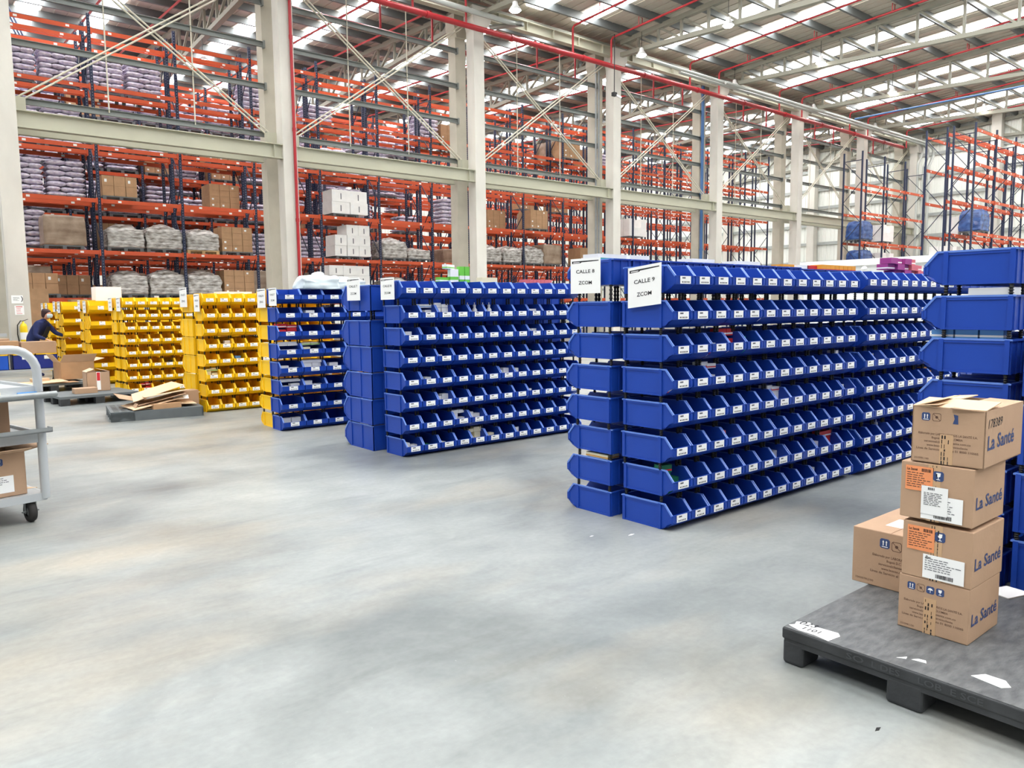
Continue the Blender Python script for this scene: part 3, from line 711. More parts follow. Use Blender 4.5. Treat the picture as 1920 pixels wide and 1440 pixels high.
mb = MB(); mb.prism([(.0, .06), (-.02, -.045), (.01, -.065), (.05, -.035), (.05, .03)], 0, .001, 'paper', axis=2); tag(mb.build('paper_slip', loc=(2.955, .93, .1556)), 'white folded paper slip lying on the pallet edge at right', 'paper')
mb = MB(); mb.prism([(0, 0), (.14, -.05), (.12, -.16), (-.03, -.11)], 0, .004, 'paper', axis=2); tag(mb.build('paper_sheet', loc=(3.9, 1.27, .156)), 'white sheet lying behind the carton stack on the pallet', 'paper')
g = 'stacked brown medicine cartons'
Z0 = .156
# bottom of the stack
t = carton('carton', 3.207, 1.362, Z0, .32, .27, .226, 'brown carton with four blue icons, bottom of the stack of four', group=g)
mb = MB()
for i, kd in enumerate(('up', 'sun', 'umbrella', 'glass')): icon(mb, (0, -.035-.037*i, .17), DN, UP, .031, kd)
address(mb, .135, .118, DN, UP, (0, 0, 0), .235); mb.text('20109R1/00', (0, -.012, .012), DN, UP, .011, 'brown_print', width=.055); mb.build('printed_text', t)
santé(t, .32, .27, .226)
def tape(t, dy, z0, z1, yc, seed=3):
    mb = MB(); rnd = random.Random(seed); q = z0
    mb.quad((-.0003, -yc+.024, z0), DN, UP, .048, z1-z0, 'tape', .0007)
    while q < z1-.01:
        l_ = min(rnd.uniform(.008, .02), z1-q-.004)
        for k_ in (.006, .016, .03): 
            if rnd.random() < .8: mb.quad((-.0012, -yc+.024-k_, q), DN, UP, rnd.choice((.002, .003, .005)), l_, 'ink', .0004)
        q += l_+.003
    mb.build('tape_strip', t)
tape(t, .27, 0, .15, .125)
# second and third: orange and white labels
for lv, z in ((2, Z0+.2265), (3, Z0+.4715)):
    lb = {2: 'brown carton with orange label and lower white barcode label, second from bottom', 3: 'brown carton with orange label and two overlapping white sheets, second from top'}[lv]
    dz = .23 if lv == 2 else .232
    t = carton('carton', 3.207 if lv == 2 else 3.203, 1.355 if lv == 2 else 1.37, z, .33, .265 if lv == 2 else .275, dz, lb, group=g)
    santé(t, .33, .265 if lv == 2 else .275, dz, z0=.07)
    tape(t, .27, .0, dz, .13, 5+lv)
    mb = MB(); icon(mb, (-.0004, -.125, dz-.065), DN, UP, .04, 'glass'); mb.build('printed_icon', t)
    o = Vector((-.0015, -.02, dz-.115)); mb = MB(); mb.quad(o, DN, UP, .105, .1, 'orange_label', .0008)
    n0 = Vector((-.0012, 0, 0)); mb.text('La Sant\u00e9', o+n0+DN*.006+UP*.082, DN, UP, .014, 'ink', bold=.02, width=.04); barcode(mb, o+n0+DN*.062+UP*.08, DN, UP, .034, .013)
    lines(mb, o+n0+DN*.006+UP*.01, DN, UP, .09, .065, 7, 'brown_print', lv); mb.build('orange_label', t)
    o = Vector((-.0032, -.085, .008)); mb = MB(); mb.quad(o, DN, UP, .155, .098 if lv == 2 else .1, 'paper', .0008)
    n0 = Vector((-.0014, 0, 0)); barcode(mb, o+n0+DN*.05+UP*.008, DN, UP, .065, .016, 22); lines(mb, o+n0+DN*.008+UP*.03, DN, UP, .14, .055, 6, 'print_grey', 9+lv)
    if lv == 2: mb.text('Bw', o+n0+DN*.008+UP*.082, DN, UP, .016, 'ink', shear=.4, bold=.01)
    mb.build('shipping_label', t)
    if lv == 3:
        o = Vector((-.0052, -.085, .028)); mb = MB(); mb.quad(o, DN, UP, .1, .115, 'white', .0008); n0 = Vector((-.0014, 0, 0))
        barcode(mb, o+n0+DN*.025+UP*.1, DN, UP, .024, .01); lines(mb, o+n0+DN*.01+UP*.035, DN, UP, .078, .055, 8, 'ink', 4); mb.build('packing_sheet', t)
# top, opened
dx, dy, dz = .46, .265, .225
t = carton('carton', 3.207, 1.335, Z0+.708, dx, dy, dz, 'opened brown carton with handwritten 178389, top of the stack', rz=math.radians(2), group=g, open_top=[
    ((0, 0, dz), (dx*.55, 0, 0), (.0, -.09, .03), 'carton_inner'), ((0, 0, dz), (0, -dy, 0), (.17, 0, .018), 'carton_inner'), ((dx, 0, dz), (-dx, 0, 0), (-.02, -.1, .012), 'carton_inner'), ((dx, -dy, dz), (-dx, 0, 0), (-.02, .12, .006), 'carton')])
mb = MB(); icon(mb, (0, -.035, .17), DN, UP, .032, 'up'); icon(mb, (0, -.075, .17), DN, UP, .032, 'sun')
mb.add([(-.0008, -.15, .165), (-.0008, -.17, .165), (-.0008, -.168, .2), (-.0008, -.152, .203), (-.0008, -.156, .185)], [(0, 1, 2, 3, 4)], 'navy_print')
address(mb, .132, .115, DN, UP, (0, 0, 0), .225); mb.text('20109R1/00', (0, -.012, .012), DN, UP, .011, 'brown_print', width=.055); mb.build('printed_text', t)
santé(t, .38, dy, dz, x0=.03, z0=.07, s_=.08)
mb = MB(); mb.text('178389', (.03, -dy, .155), (1, 0, 0), UP, .05, 'ink', width=.16, lift=.001, shear=.2); mb.build('handwriting', t)
tape(t, .27, 0, .12, .13, 12)
# carton standing behind to the left
t = carton('carton', 3.58, 1.745, Z0, .53, .36, .272, 'plain brown carton with pale top on the pallet, left of the stack')
mb = MB(); icon(mb, (0, -.13, .195), DN, UP, .046, 'up'); icon(mb, (0, -.185, .19), DN, UP, .046, 'sun'); address(mb, .24, .15, DN, UP, (0, 0, 0), .3, sc_=1.3); mb.text('100007R2/00', (0, -.02, .02), DN, UP, .014, 'brown_print', width=.085); mb.build('printed_text', t)
mb = MB(); mb.quad((.12, -.3, .2722), RT, (0, 1, 0), .15, .2, 'paper', .0006); mb.build('top_label', t)
carton('carton', 3.74, 1.06, Z0, .28, .3, .27, 'plain brown carton at the right frame edge, lower of two')
carton('carton', 3.7, 1.05, Z0+.274, .3, .3, .24, 'plain brown carton at the right frame edge, upper of two')
# floor litter
for i, (x, y, s_) in enumerate(((2.62, 1.165, .02), (3.72, 3.3, .03), (3.5, 3.45, .02))):
    mb = MB(); mb.prism([(-s_, 0), (-s_*.2, -s_*.35), (s_, -s_*.1), (s_*.3, s_*.35)], 0, .0008, 'black' if i == 0 else 'paper', axis=2)
    tag(mb.build('floor_scrap', loc=(x, y, .0004)), ('small dark scrap on the floor below the black pallet', 'white paper fleck on the floor before the blue bins', 'smaller white fleck on the floor near the bins')[i], 'scrap')
# ================================================================== PALLET LOADS ON THE RACKS
def pallet_mb(m, w_=1.2, d=1.0):
    mb = MB(); mb.box(0, w_, 0, d, .1, .14, m)
    for x in (0, w_/2-.06, w_-.12):
        for y in (0, d/2-.05, d-.1): mb.box(x, x+.12, y, y+.1, 0, .1, m)
    return mb
def lump(w_, d, h, m, seed, round_=.25, amp=.05, n=14, layers=0):
    """wrapped load: box grid pushed in at the top edges and crumpled"""
    mb = MB(); rnd = random.Random(seed); o = Vector((rnd.random()*50, rnd.random()*50, 0)); vs = []; idx = {}
    fs = []
    def pt(a, b_, c):
        k = (a, b_, c)
        if k in idx: return idx[k]
        u_, v_, z_ = a/n, b_/n, c/n
        x = (u_-.5); y = (v_-.5); t_ = max(0, z_-.55)/.45; sh = 1-round_*t_**2.2*(.6+.8*min(1, 2*max(abs(x), abs(y))))
        p = Vector((x*w_*sh, y*d*sh, h*z_*(1-.22*round_*4*(x*x+y*y)*(z_ > .8))))
        q = noise.noise_vector(Vector((p.x*3, p.y*3, p.z*7))+o)*amp+noise.noise_vector(Vector((p.x*9, p.y*9, p.z*22))+o)*amp*.35
        if layers: q += Vector((x, y, 0))*(-.09*abs(math.sin(z_*PI*layers))**.3+.09)*-1
        p += Vector((q.x, q.y, q.z*min(1, z_*3)))
        p.z = max(p.z, 0)
        idx[k] = len(vs); vs.append(p+Vector((w_/2, d/2, 0))); return idx[k]
    R_ = range(n)
    for i in R_:
        for j in R_:
            fs += [(pt(i, 0, j), pt(i+1, 0, j), pt(i+1, 0, j+1), pt(i, 0, j+1)), (pt(i+1, n, j), pt(i, n, j), pt(i, n, j+1), pt(i+1, n, j+1)),
                   (pt(0, i+1, j), pt(0, i, j), pt(0, i, j+1), pt(0, i+1, j+1)), (pt(n, i, j), pt(n, i+1, j), pt(n, i+1, j+1), pt(n, i, j+1)),
                   (pt(i, j, n), pt(i+1, j, n), pt(i+1, j+1, n), pt(i, j+1, n)), (pt(i, j+1, 0), pt(i+1, j+1, 0), pt(i+1, j, 0), pt(i, j, 0))]
    mb.add(vs, fs, m, True); return mb
def bags_mb(w_, d, h, nl, seed):
    mb = MB(); rnd = random.Random(seed); z = 0; lh = h/nl
    for l in range(nl):
        nx, ny = (3, 2) if l % 2 else (2, 3)
        for i in range(nx):
            for j in range(ny):
                if not (i in (0, nx-1) or j in (0, ny-1) or l == nl-1): continue
                cx = w_*(i+.5)/nx+rnd.uniform(-.03, .03); cy = d*(j+.5)/ny+rnd.uniform(-.03, .03); a, b_ = w_/nx*.54, d/ny*.54
                vs = []; fs = []; U, V = 8, 5
                for v_ in range(V+1):
                    t_ = v_/V; q = math.sin(PI*t_)**.45 if 0 < v_ < V else .35
                    for u_ in range(U):
                        an = 2*PI*(u_+.5)/U; cc, ss = math.cos(an), math.sin(an)
                        ex = math.copysign(abs(cc)**.3, cc); ey = math.copysign(abs(ss)**.3, ss)
                        vs.append((cx+a*ex*q*(1+rnd.uniform(-.03, .03)), cy+b_*ey*q, l*lh+lh*1.04*t_))
                fs = [(v_*U+u_, v_*U+(u_+1) % U, (v_+1)*U+(u_+1) % U, (v_+1)*U+u_) for v_ in range(V) for u_ in range(U)]+[tuple(range(U))[::-1], tuple(range(V*U, V*U+U))]
                mb.add(vs, fs, 'bags', True)
    return mb
def cartons_mb(w_, d, h, nx, ny, nz, m, seed, gap=.008):
    mb = MB(); rnd = random.Random(seed)
    for i in range(nx):
        for j in range(ny):
            for k in range(nz):
                if k == nz-1 and rnd.random() < .12: continue
                e = rnd.uniform(0, .012); x0 = w_*i/nx+gap/2+e; y0 = d*j/ny+gap/2+e
                mb.box(x0, w_*(i+1)/nx-gap/2, y0, d*(j+1)/ny-gap/2, h*k/nz+.002, h*(k+1)/nz-.002, m)
                if rnd.random() < .3: mb.box(x0+.08, x0+.16, y0-.002, y0, h*(k+.35)/nz, h*(k+.65)/nz, 'paper')
    return mb
ME = {}
def mesh_of(key, fn):
    if key not in ME:
        o = fn().build('x'); ME[key] = o.data; bpy.data.objects.remove(o)
    return ME[key]
def put(key, fn, name, loc, label, cat, group=None, rz=0):
    o = bpy.data.objects.new(name, mesh_of(key, fn)); C.objects.link(o); o.location = loc; o.rotation_euler = (0, 0, rz); return tag(o, label, cat, group)
KINDS = {
 'wrap1': (lambda: lump(1.22, 1.0, .85, 'wrap', 1, .3), 'crumpled film-wrapped grey load', 'wrapped load'),
 'wrap2': (lambda: lump(1.26, 1.0, .95, 'wrap', 2, .38), 'domed film-wrapped grey load', 'wrapped load'),
 'wrap3': (lambda: lump(1.2, 1.0, .82, 'wrap', 5, .25, .06), 'lumpy film-wrapped grey load', 'wrapped load'),
 'wrap4': (lambda: lump(1.2, 1.0, .5, 'wrap', 8, .3), 'low film-wrapped grey load', 'wrapped load'),
 'cube': (lambda: lump(1.28, 1.0, 1.02, 'wrap_brown', 3, .03, .015), 'big brown film-wrapped cube of cartons', 'wrapped load'),
 'cart1': (lambda: cartons_mb(1.2, 1.0, .95, 3, 2, 4, 'carton_b', 4), 'block of brown cartons', 'carton load'),
 'cart2': (lambda: cartons_mb(1.15, 1.0, .7, 3, 2, 2, 'carton_b', 6), 'low block of brown cartons', 'carton load'),
 'bags1': (lambda: bags_mb(1.2, 1.0, 1.3, 7, 1), 'stack of lilac-white plastic sacks', 'sack load'),
 'bags2': (lambda: bags_mb(1.2, 1.0, .85, 5, 2), 'lower stack of lilac-white plastic sacks', 'sack load'),
 'white': (lambda: cartons_mb(1.5, 1.0, 1.0, 3, 2, 2, 'carton_white', 11), 'stack of big white cartons', 'carton load'),
 'blue': (lambda: lump(1.3, 1.0, 1.1, 'wrap_blue', 12, .12, .05), 'film-wrapped blue plastic load', 'wrapped load')}
rowname = {30.3: 'front row', 31.55: 'second row', 35.6: 'third row', 36.85: 'fourth row', 41.0: 'fifth row', 42.25: 'sixth row'}
def load(kind, x, y, z, where, pal='pallet_grey', dy=0):
    fn, nm, cat = KINDS[kind]; rz = 0
    put('pal'+pal, lambda: pallet_mb(pal), 'pallet', (x, y, z), '%s pallet under the load, %s' % ('wooden' if pal == 'wood' else 'grey plastic', where), 'pallet', 'pallets on the racks')
    put(kind, fn, cat.replace(' ', '_') if cat != 'sack load' else 'sack_load', (x+random.uniform(-.01, .01), y, z+.142), '%s, %s' % (nm, where), cat, cat+'s on the racks')
def lvz(l): return LV[l]+.072
L1 = [('cube', 4.42), ('wrap1', 6.35), ('wrap2', 7.66), ('wrap3', 9.08), ('cart1', 10.4), ('wrap2', 17.5), ('wrap4', 18.85), ('wrap1', 23.1), ('wrap3', 24.45), ('wrap2', 25.9), ('cart1', 29.9), ('cube', 27.2)]
for i, (k, x) in enumerate(L1): load(k, x, 30.32, lvz(1), 'second beam level of the front row, %s from left' % ORD[i], 'wood' if i == 3 else 'pallet_grey')
L0 = [('wrap1', 6.4), ('wrap2', 7.7), ('wrap2', 9.05), ('cart1', 10.4), ('cart2', 3.6), ('wrap3', 17.6), ('wrap4', 18.95), ('wrap4', 20.4), ('wrap4', 21.7)]
for i, (k, x) in enumerate(L0): load(k, x, 30.32, lvz(0), 'lowest beam level of the front row, %s placed' % ORD[i])
for i, (l, k, x) in enumerate(((2, 'cart1', 26.3), (2, 'white', 33.9), (3, 'cart2', 31.6), (4, 'cart1', 28.7), (3, 'bags2', 14.6), (2, 'cart2', 6.3))):
    load(k, x, 30.32, lvz(l), 'upper levels of the front row, %s placed' % ORD[i])
# white cartons, built one by one, in the second bay after the second column
wc = [(15.1, 30.32, 2, 2, 2, 'upper pile', .5), (15.2, 30.34, 1, 3, 3, 'middle pile', .45), (14.2, 30.34, 0, 4, 3, 'lowest pile', .42)]
for x, y, l, nx, nz, nm, hh in wc:
    z = lvz(l)+.142
    for q in range(2 if nx > 3 else 1):
        put('palpallet_grey', lambda: pallet_mb('pallet_grey'), 'pallet', (x+.05+q*1.3+(.0 if nx < 4 else 0), y, lvz(l)), 'grey plastic pallet under the %s of white cartons%s' % (nm, ', right one' if q else ''), 'pallet', 'pallets on the racks')
    for k in range(nz):
        for i in range(nx):
            if k == nz-1 and i == 0 and nz == 3: continue
            key = 'wc%d%.2f' % (nx, hh); w_ = 1.7/nx if nx < 4 else .66
            def mk(w_=w_, hh=hh):
                mb = MB(); mb.box(.006, w_-.006, 0, .9, 0, hh-.006, 'carton_white'); mb.box(w_*.5-.02, w_*.5+.02, -.002, 0, hh*.2, hh*.7, 'print_grey'); mb.box(.05, .16, -.002, 0, hh*.55, hh*.75, 'paper'); return mb
            put(key, mk, 'white_carton', (x+i*w_+random.uniform(-.01, .01), y+random.uniform(-.04, .04), z+k*hh), 'big white carton, %s layer, %s from left in the %s' % (ORD[k], ORD[i], nm), 'carton', 'big white cartons on the rack')
# deeper rows: mostly sacks at the left, thinning out to the right
rnd = random.Random(21); cnt = 0
for y, x0, nb, lb in rows[1:6]:
    for b_ in range(nb):
        for l in range(0, 5):
            for h_ in (0, 1):
                x = x0+.12+b_*BAY+h_*1.33; r0 = y*.0
                if x > 34: continue
                p = .85 if x < 13 else (.55 if x < 22 else .12)
                if y > 40: p *= .55
                if l == 0: p *= .6
                if rnd.random() > p or cnt > 255: continue
                if y < 33 and 5.8 < x < 20 and l in (1, 2) and rnd.random() < .6: continue
                k = rnd.choice(('bags1', 'bags1', 'bags2', 'bags1', 'bags1', 'bags2', 'cart1')) if l > 0 else rnd.choice(('cart1', 'cart2', 'cube'))
                if x > 22: k = rnd.choice(('cart1', 'cube', 'bags2'))
                cnt += 1
                load(k, x, y+.01, lvz(l), '%s, level %s, bay %s %s' % (rowname[y], ORD[l], ORD[b_], ('left', 'right')[h_]))
# cartons loose at the left bottom of the front row
for i, (x, y, z, dx, dy, dz) in enumerate(((3.55, 29.7, 0, .7, .6, .5), (3.55, 29.7, .5, .7, .6, .5), (3.55, 29.7, 1.0, .7, .6, .5), (3.6, 29.7, 1.5, .66, .55, .45), (3.6, 29.7, 1.95, .66, .55, .35), (4.9, 29.75, 0, .8, .6, .6), (4.9, 29.75, .6, .8, .6, .5), (4.9, 29.75, 1.1, .8, .6, .45), (4.9, 29.75, 1.55, .8, .6, .4), (5.75, 29.75, 0, .8, .6, .6), (5.75, 29.75, .6, .8, .6, .5), (5.75, 29.75, 1.1, .8, .6, .45), (5.75, 29.75, 1.55, .8, .6, .36))):
    carton('carton', x, y, z, dx, dy, dz, 'brown carton on the far floor beneath the rack, %s column, %s layer' % (('left', 'middle', 'right')[0 if i < 5 else (1 if i < 9 else 2)], ORD[i if i < 5 else (i-5) % 4]), m='carton_b', bevel=0, group='brown cartons by the rack foot')
# loads on the sparse right-hand racks
for i, (k, x, y, l) in enumerate((('blue', 45.0, 22.02, 5.22), ('white', 47.6, 22.02, 5.22), ('blue', 45.1, 22.02, 3.52), ('white', 47.7, 22.02, 3.52), ('blue', 43.5, 15.22, 5.07), ('white', 45.6, 16.52, 5.07), ('white', 43.2, 16.52, 3.37), ('white', 47.4, 15.22, 3.37))):
    load(k, x, y, l, 'right-hand racks by the far wall, %s placed' % ORD[i])
# white insulated cabin beyond the blue bins
t = empty('white_cabin', (16, 2.5, 0), label='long low white panelled cabin behind the blue bin walls', cat='cabin')
mb = MB(); mb.box(0, 4, 0, 6.6, 0, 2.32, 'white'); mb.build('cabin_walls', t)
mb = MB(); mb.box(-.08, 4.08, -.08, 6.68, 2.32, 2.45, 'paper'); mb.build('cornice', t)
mb = MB(); mb.lathe([(0, 0), (.06, .01), (.07, .05), (.03, .09), (0, .1)], 'white', 12, (-.12, 5.2, 2.2)); mb.build('round_fitting', t)
for i in range(6):
    carton('white_carton', 16.3+.5*(i//3), 4.9-.0*(i % 3), 2.455+.28*(i % 3), .48, .42, .275, 'white printed carton on the cabin roof, %s column, %s layer' % (('left', 'right')[i//3], ORD[i % 3]), m='carton_white', bevel=0, group='white cartons on the cabin')
# ================================================================== THINGS ON TOP OF THE BIN WALLS
def small_box(name, x, y, z, dx, dy, dz, m, band, label, rz=0, group=None, tilt=0, cat='box'):
    t = empty(name, (x, y, z), rz, label, cat, group); t.rotation_euler = (tilt, 0, rz)
    mb = MB(); mb.box(-dx/2, dx/2, -dy/2, dy/2, 0, dz, m); mb.build('carton_body', t)
    if band: mb = MB(); mb.box(-dx/2-.0006, dx/2+.0006, -dy/2-.0006, dy/2+.0006, dz*.18, dz*.42, band); mb.build('printed_band', t)
    return t
T9 = .18+7*P18+.024; T8 = .18+7*P18+.072
for i in range(8): small_box('medicine_box', 7.1+.085*i, 3.9, T8-.02, .08, .12, .07, 'amber', 'red', 'orange and red medicine box on the far bin tops, %s in the row' % ORD[i], group='orange boxes on the far bin tops')
for i, (x, m_, b_) in enumerate(((6.55, 'amber', 'red'), (6.8, 'white', 'black'), (6.98, 'red', 'white'))): small_box('medicine_box', x, 3.95, T8-.02, .2, .12, .06, m_, b_, '%s flat box on the far bin tops, left of the orange row' % ('yellow', 'white and black', 'red and white')[i])
k = 0
for i in range(5):
    for j in range(3):
        if (i, j) in ((4, 2), (0, 0)): continue
        small_box('purple_box', 7.72+.155*i, 3.5+.03*((i+j) % 2), T9-.01+.058*j, .15, .11, .056, 'purple' if i < 3 else 'pink', 'white' if (i+j) % 2 else None, '%s medicine box on the last blue unit, %s layer, %s from left' % ('purple' if i < 3 else 'pink and purple', ORD[j], ORD[i]), group='purple boxes on the bin tops')
for i, (x, y, z, dx, m_, b_, nm) in enumerate(((4.2, 4.0, T8, .3, 'white', 'teal', 'flat white box with teal stripe above the straight sign'), (4.5, 4.0, T8, .22, 'white', None, 'plain white box right of the teal striped one'), (5.3, 4.0, T8, .3, 'white', None, 'low white box on the bins behind the crooked sign'), (5.95, 4.0, T8, .35, 'white', 'med_blue', 'white and pale blue flat box on the bins farther along'))):
    small_box('flat_box', x, y, z, dx, .16, .05, m_, b_, nm)
for i in range(7): small_box('pink_box', 6.3+.065*i, 7.4, .18+1.4+.19, .06, .12, .09, 'pink', 'red', 'pink box in the row above the medium blue wall, %s from left' % ORD[i], group='pink boxes in a row')
small_box('flat_box', 6.95, 7.3, .18+1.4+.19, .3, .2, .03, 'med_blue', 'white', 'flat white and blue box right of the pink row')
TM = .18+7*P18+.02
for i, (x, z, rz, dx, dz) in enumerate(((4.62, TM, .3, .16, .05), (4.76, TM, -.1, .1, .14), (4.86, TM, 0, .06, .17), (4.93, TM, 0, .06, .17), (4.7, TM+.142, .5, .18, .045))):
    small_box('green_box', x+.05, 6.84, z, dx, .06, dz, 'white' if i in (1, 4) else 'lime', 'lime' if i in (1, 4) else 'white', '%s lime green and white box on the medium blue wall' % ('tilted flat', 'upright left', 'upright middle', 'upright right', 'top flat')[i], rz, 'green boxes on the medium wall')
small_box('flat_box', 5.32, 6.9, TM, .22, .1, .06, 'cream_box', None, 'cream box on top of the medium blue wall')
# bags and cartons on the short blue wall and the yellow walls
T7 = .18+7*P18
for i, (x, y, w_, h_) in enumerate(((4.35, 9.2, .5, .22), (4.75, 9.25, .45, .17))):
    o = put('bagx%d' % i, lambda w_=w_, h_=h_, i=i: lump(w_, .3, h_, 'plastic_clear', 30+i, .5, .04), 'plastic_bag', (x-w_/2, y-.13, T7), '%s clear white plastic bag slumped on the short blue wall' % ('larger', 'smaller')[i], 'bag')
carton('white_carton', 3.55, 18.75, .268+5*.29+.035, .5, .45, .3, 'tall white carton on top of the third yellow wall', m='carton_white', bevel=0)
small_box('flat_box', 4.35, 12.3, .268+5*.28+.09, .5, .3, .05, 'white', None, 'flat white tray on the tall yellow stack')
# ------------------------------------------------------------------ contents of the bins
SHORT = {'wall under the crooked sign': 'nearest wall', 'far unit beyond the crooked sign': 'far unit', 'medium blue wall': 'medium wall', 'short blue wall beside yellow': 'short wall'}
def content(wall, i, k, kind, n, word, extra=''):
    x, y, z, w_, h_, D_, face = BINPOS[(wall, i, k)]; rn = random.Random(hash((wall, i, k)) % 9999 if False else i*31+k*7+len(wall))
    for q in range(n):
        dx = w_*.42; dy = .07; dz = rn.choice((.1, .125, .145)) if q < 2 else rn.choice((.035, .05))
        if n == 1: dz = rn.choice((.085, .11, .135))
        px = x+(-w_*.22+w_*.44*(q % 2) if n > 1 else rn.uniform(-.03, .03))+rn.uniform(-.004, .004); py = y+face*(D_-.042); pz = z+.006+(0 if q < 2 else .148)
        nm = '%s, %s tier, %s from end, %s' % (word if n == 1 else ('left ', 'right ', 'upper left ', 'upper right ')[q]+word, ORD[k], ORD[i], SHORT.get(wall, wall))
        if kind == 'bottle':
            t = empty('medicine_bottle', (px, py, z+.006), 0, nm, 'bottle', 'bottles in bins')
            mb = MB(); mb.lathe([(0, 0), (.03, 0), (.03, .12), (.013, .145), (.013, .155), (0, .155)], 'white', 12); mb.build('bottle_body', t)
            mb = MB(); mb.lathe([(.016, .153), (.016, .175), (.005, .178), (.005, .2), (0, .2)], 'paper', 10); mb.build('cap', t)
        else:
            m_, b_ = kind; small_box('medicine_box', px, py, pz, dx*(.95 if q < 2 else 1.1), dy, dz, m_, b_, nm, rn.uniform(-.12, .12) if q < 2 else rn.uniform(-.3, .3), 'medicine boxes in bins')
WR, RW, WB, WW, GR, AM, CR = ('white', 'red'), ('red', 'white'), ('white', 'med_blue'), ('white', None), ('green', 'red'), ('amber', 'white'), ('cream_box', None)
A, B_, M_, SH = 'wall under the crooked sign', 'far unit beyond the crooked sign', 'medium blue wall', 'short blue wall beside yellow'
for a_ in ((A, 3, 5, RW, 4, 'red and white medicine box'), (A, 2, 5, WR, 2, 'white and red medicine box'), (A, 4, 5, ('teal', None), 1, 'teal medicine box'), (A, 5, 5, WW, 1, 'white medicine box'),
           (A, 2, 4, WR, 4, 'white and red medicine box'), (A, 0, 4, RW, 1, 'red medicine box'), (A, 6, 3, WR, 4, 'white and red medicine box'), (A, 7, 3, WW, 1, 'white medicine box'),
           (A, 11, 4, WR, 3, 'large white and red medicine box'), (A, 11, 3, WR, 2, 'white and red medicine box'), (A, 0, 1, GR, 3, 'green medicine box'), (A, 3, 2, ('pink', 'white'), 1, 'pink medicine box'),
           (A, 6, 1, WW, 2, 'white medicine box'), (A, 9, 1, WR, 2, 'white and red medicine box'), (A, 10, 1, RW, 4, 'red and white medicine box'), (A, 5, 6, WW, 1, 'white medicine box'), (A, 9, 0, WW, 1, 'white medicine box'),
           (A, 9, 4, WB, 1, 'pale blue medicine box'), (B_, 1, 4, WB, 2, 'white and blue medicine box'), (B_, 5, 2, WW, 2, 'white medicine box'), (B_, 2, 1, 'bottle', 2, 'white pump bottle'), (B_, 6, 5, AM, 2, 'amber medicine box'), (B_, 7, 3, AM, 3, 'amber medicine box'),
           (M_, 1, 6, WB, 4, 'white and blue medicine box'), (M_, 2, 6, WW, 4, 'white medicine box'), (M_, 4, 6, 'bottle', 2, 'small white bottle'), (M_, 5, 6, 'bottle', 2, 'small white bottle'), (M_, 8, 6, WB, 2, 'white and blue medicine box'),
           (M_, 0, 5, WW, 1, 'flat white medicine box'), (M_, 8, 5, WR, 2, 'white and red medicine box'), (M_, 9, 5, WB, 1, 'white medicine box'), (M_, 2, 4, WW, 1, 'white medicine box'), (M_, 8, 4, GR, 1, 'green medicine box'),
           (M_, 1, 3, WW, 1, 'flat white medicine box'), (M_, 6, 3, WW, 2, 'white medicine box'), (M_, 7, 3, WW, 1, 'white medicine box'), (M_, 2, 2, WW, 2, 'white medicine box'), (M_, 5, 2, CR, 1, 'cream medicine box'), (M_, 8, 2, WW, 1, 'white medicine box'),
           (M_, 3, 1, WW, 4, 'white medicine box'), (M_, 4, 1, WW, 2, 'white medicine box'), (M_, 0, 0, WR, 2, 'white and red medicine box'), (M_, 1, 0, GR, 1, 'green medicine box'), (M_, 2, 0, WR, 1, 'white and red medicine box'), (M_, 4, 0, CR, 4, 'cream and white medicine box'), (M_, 5, 0, CR, 1, 'cream medicine box'), (M_, 7, 0, WW, 1, 'white medicine box'),
           (SH, 0, 5, RW, 4, 'red and white medicine box'), (SH, 1, 6, WR, 1, 'white and red medicine box'), (SH, 0, 4, WW, 4, 'white medicine box'), (SH, 1, 4, ('cream_box', 'lime'), 4, 'pale green medicine box'), (SH, 2, 4, WW, 1, 'white medicine box'), (SH, 2, 5, WW, 1, 'white medicine box'),
           (SH, 0, 3, WB, 2, 'blue medicine box'), (SH, 1, 3, WW, 4, 'white medicine box'), (SH, 2, 3, WW, 1, 'white medicine box'), (SH, 0, 2, WW, 4, 'white medicine box'), (SH, 1, 2, WW, 2, 'grey white medicine box'), (SH, 0, 0, WW, 2, 'white medicine box'),
           ('nearest yellow wall', 0, 2, ('cream_box', 'lime'), 4, 'pale yellow medicine box'), ('nearest yellow wall', 1, 2, CR, 1, 'cream medicine box'), ('nearest yellow wall', 1, 4, WW, 2, 'white medicine box'), ('nearest yellow wall', 2, 3, ('med_blue', None), 1, 'blue medicine box'),
           ('second yellow wall', 1, 0, RW, 4, 'red and white medicine box'), ('second yellow wall', 3, 2, ('black', None), 2, 'black medicine box'), ('second yellow wall', 2, 6, ('carton', None), 1, 'small brown carton')):
    content(*a_)
t = small_box('yellow_box', 4.02, 3.85, .18+P18, .12, .22, .03, 'cream_box', 'amber', 'flat yellow box showing over the second tier below the straight sign')
for i in range(3): small_box('blue_box', 4.52, 1.72-.12*i, .18+5*P18, .12, .11, .045, 'med_blue', 'white', 'blue and white box on the right stack, %s from its left' % ORD[i], group='blue boxes on the right stack')
small_box('white_box', 4.53, 1.5, .18+6*P18, .14, .2, .04, 'white', None, 'white box between the two top bins of the right stack')
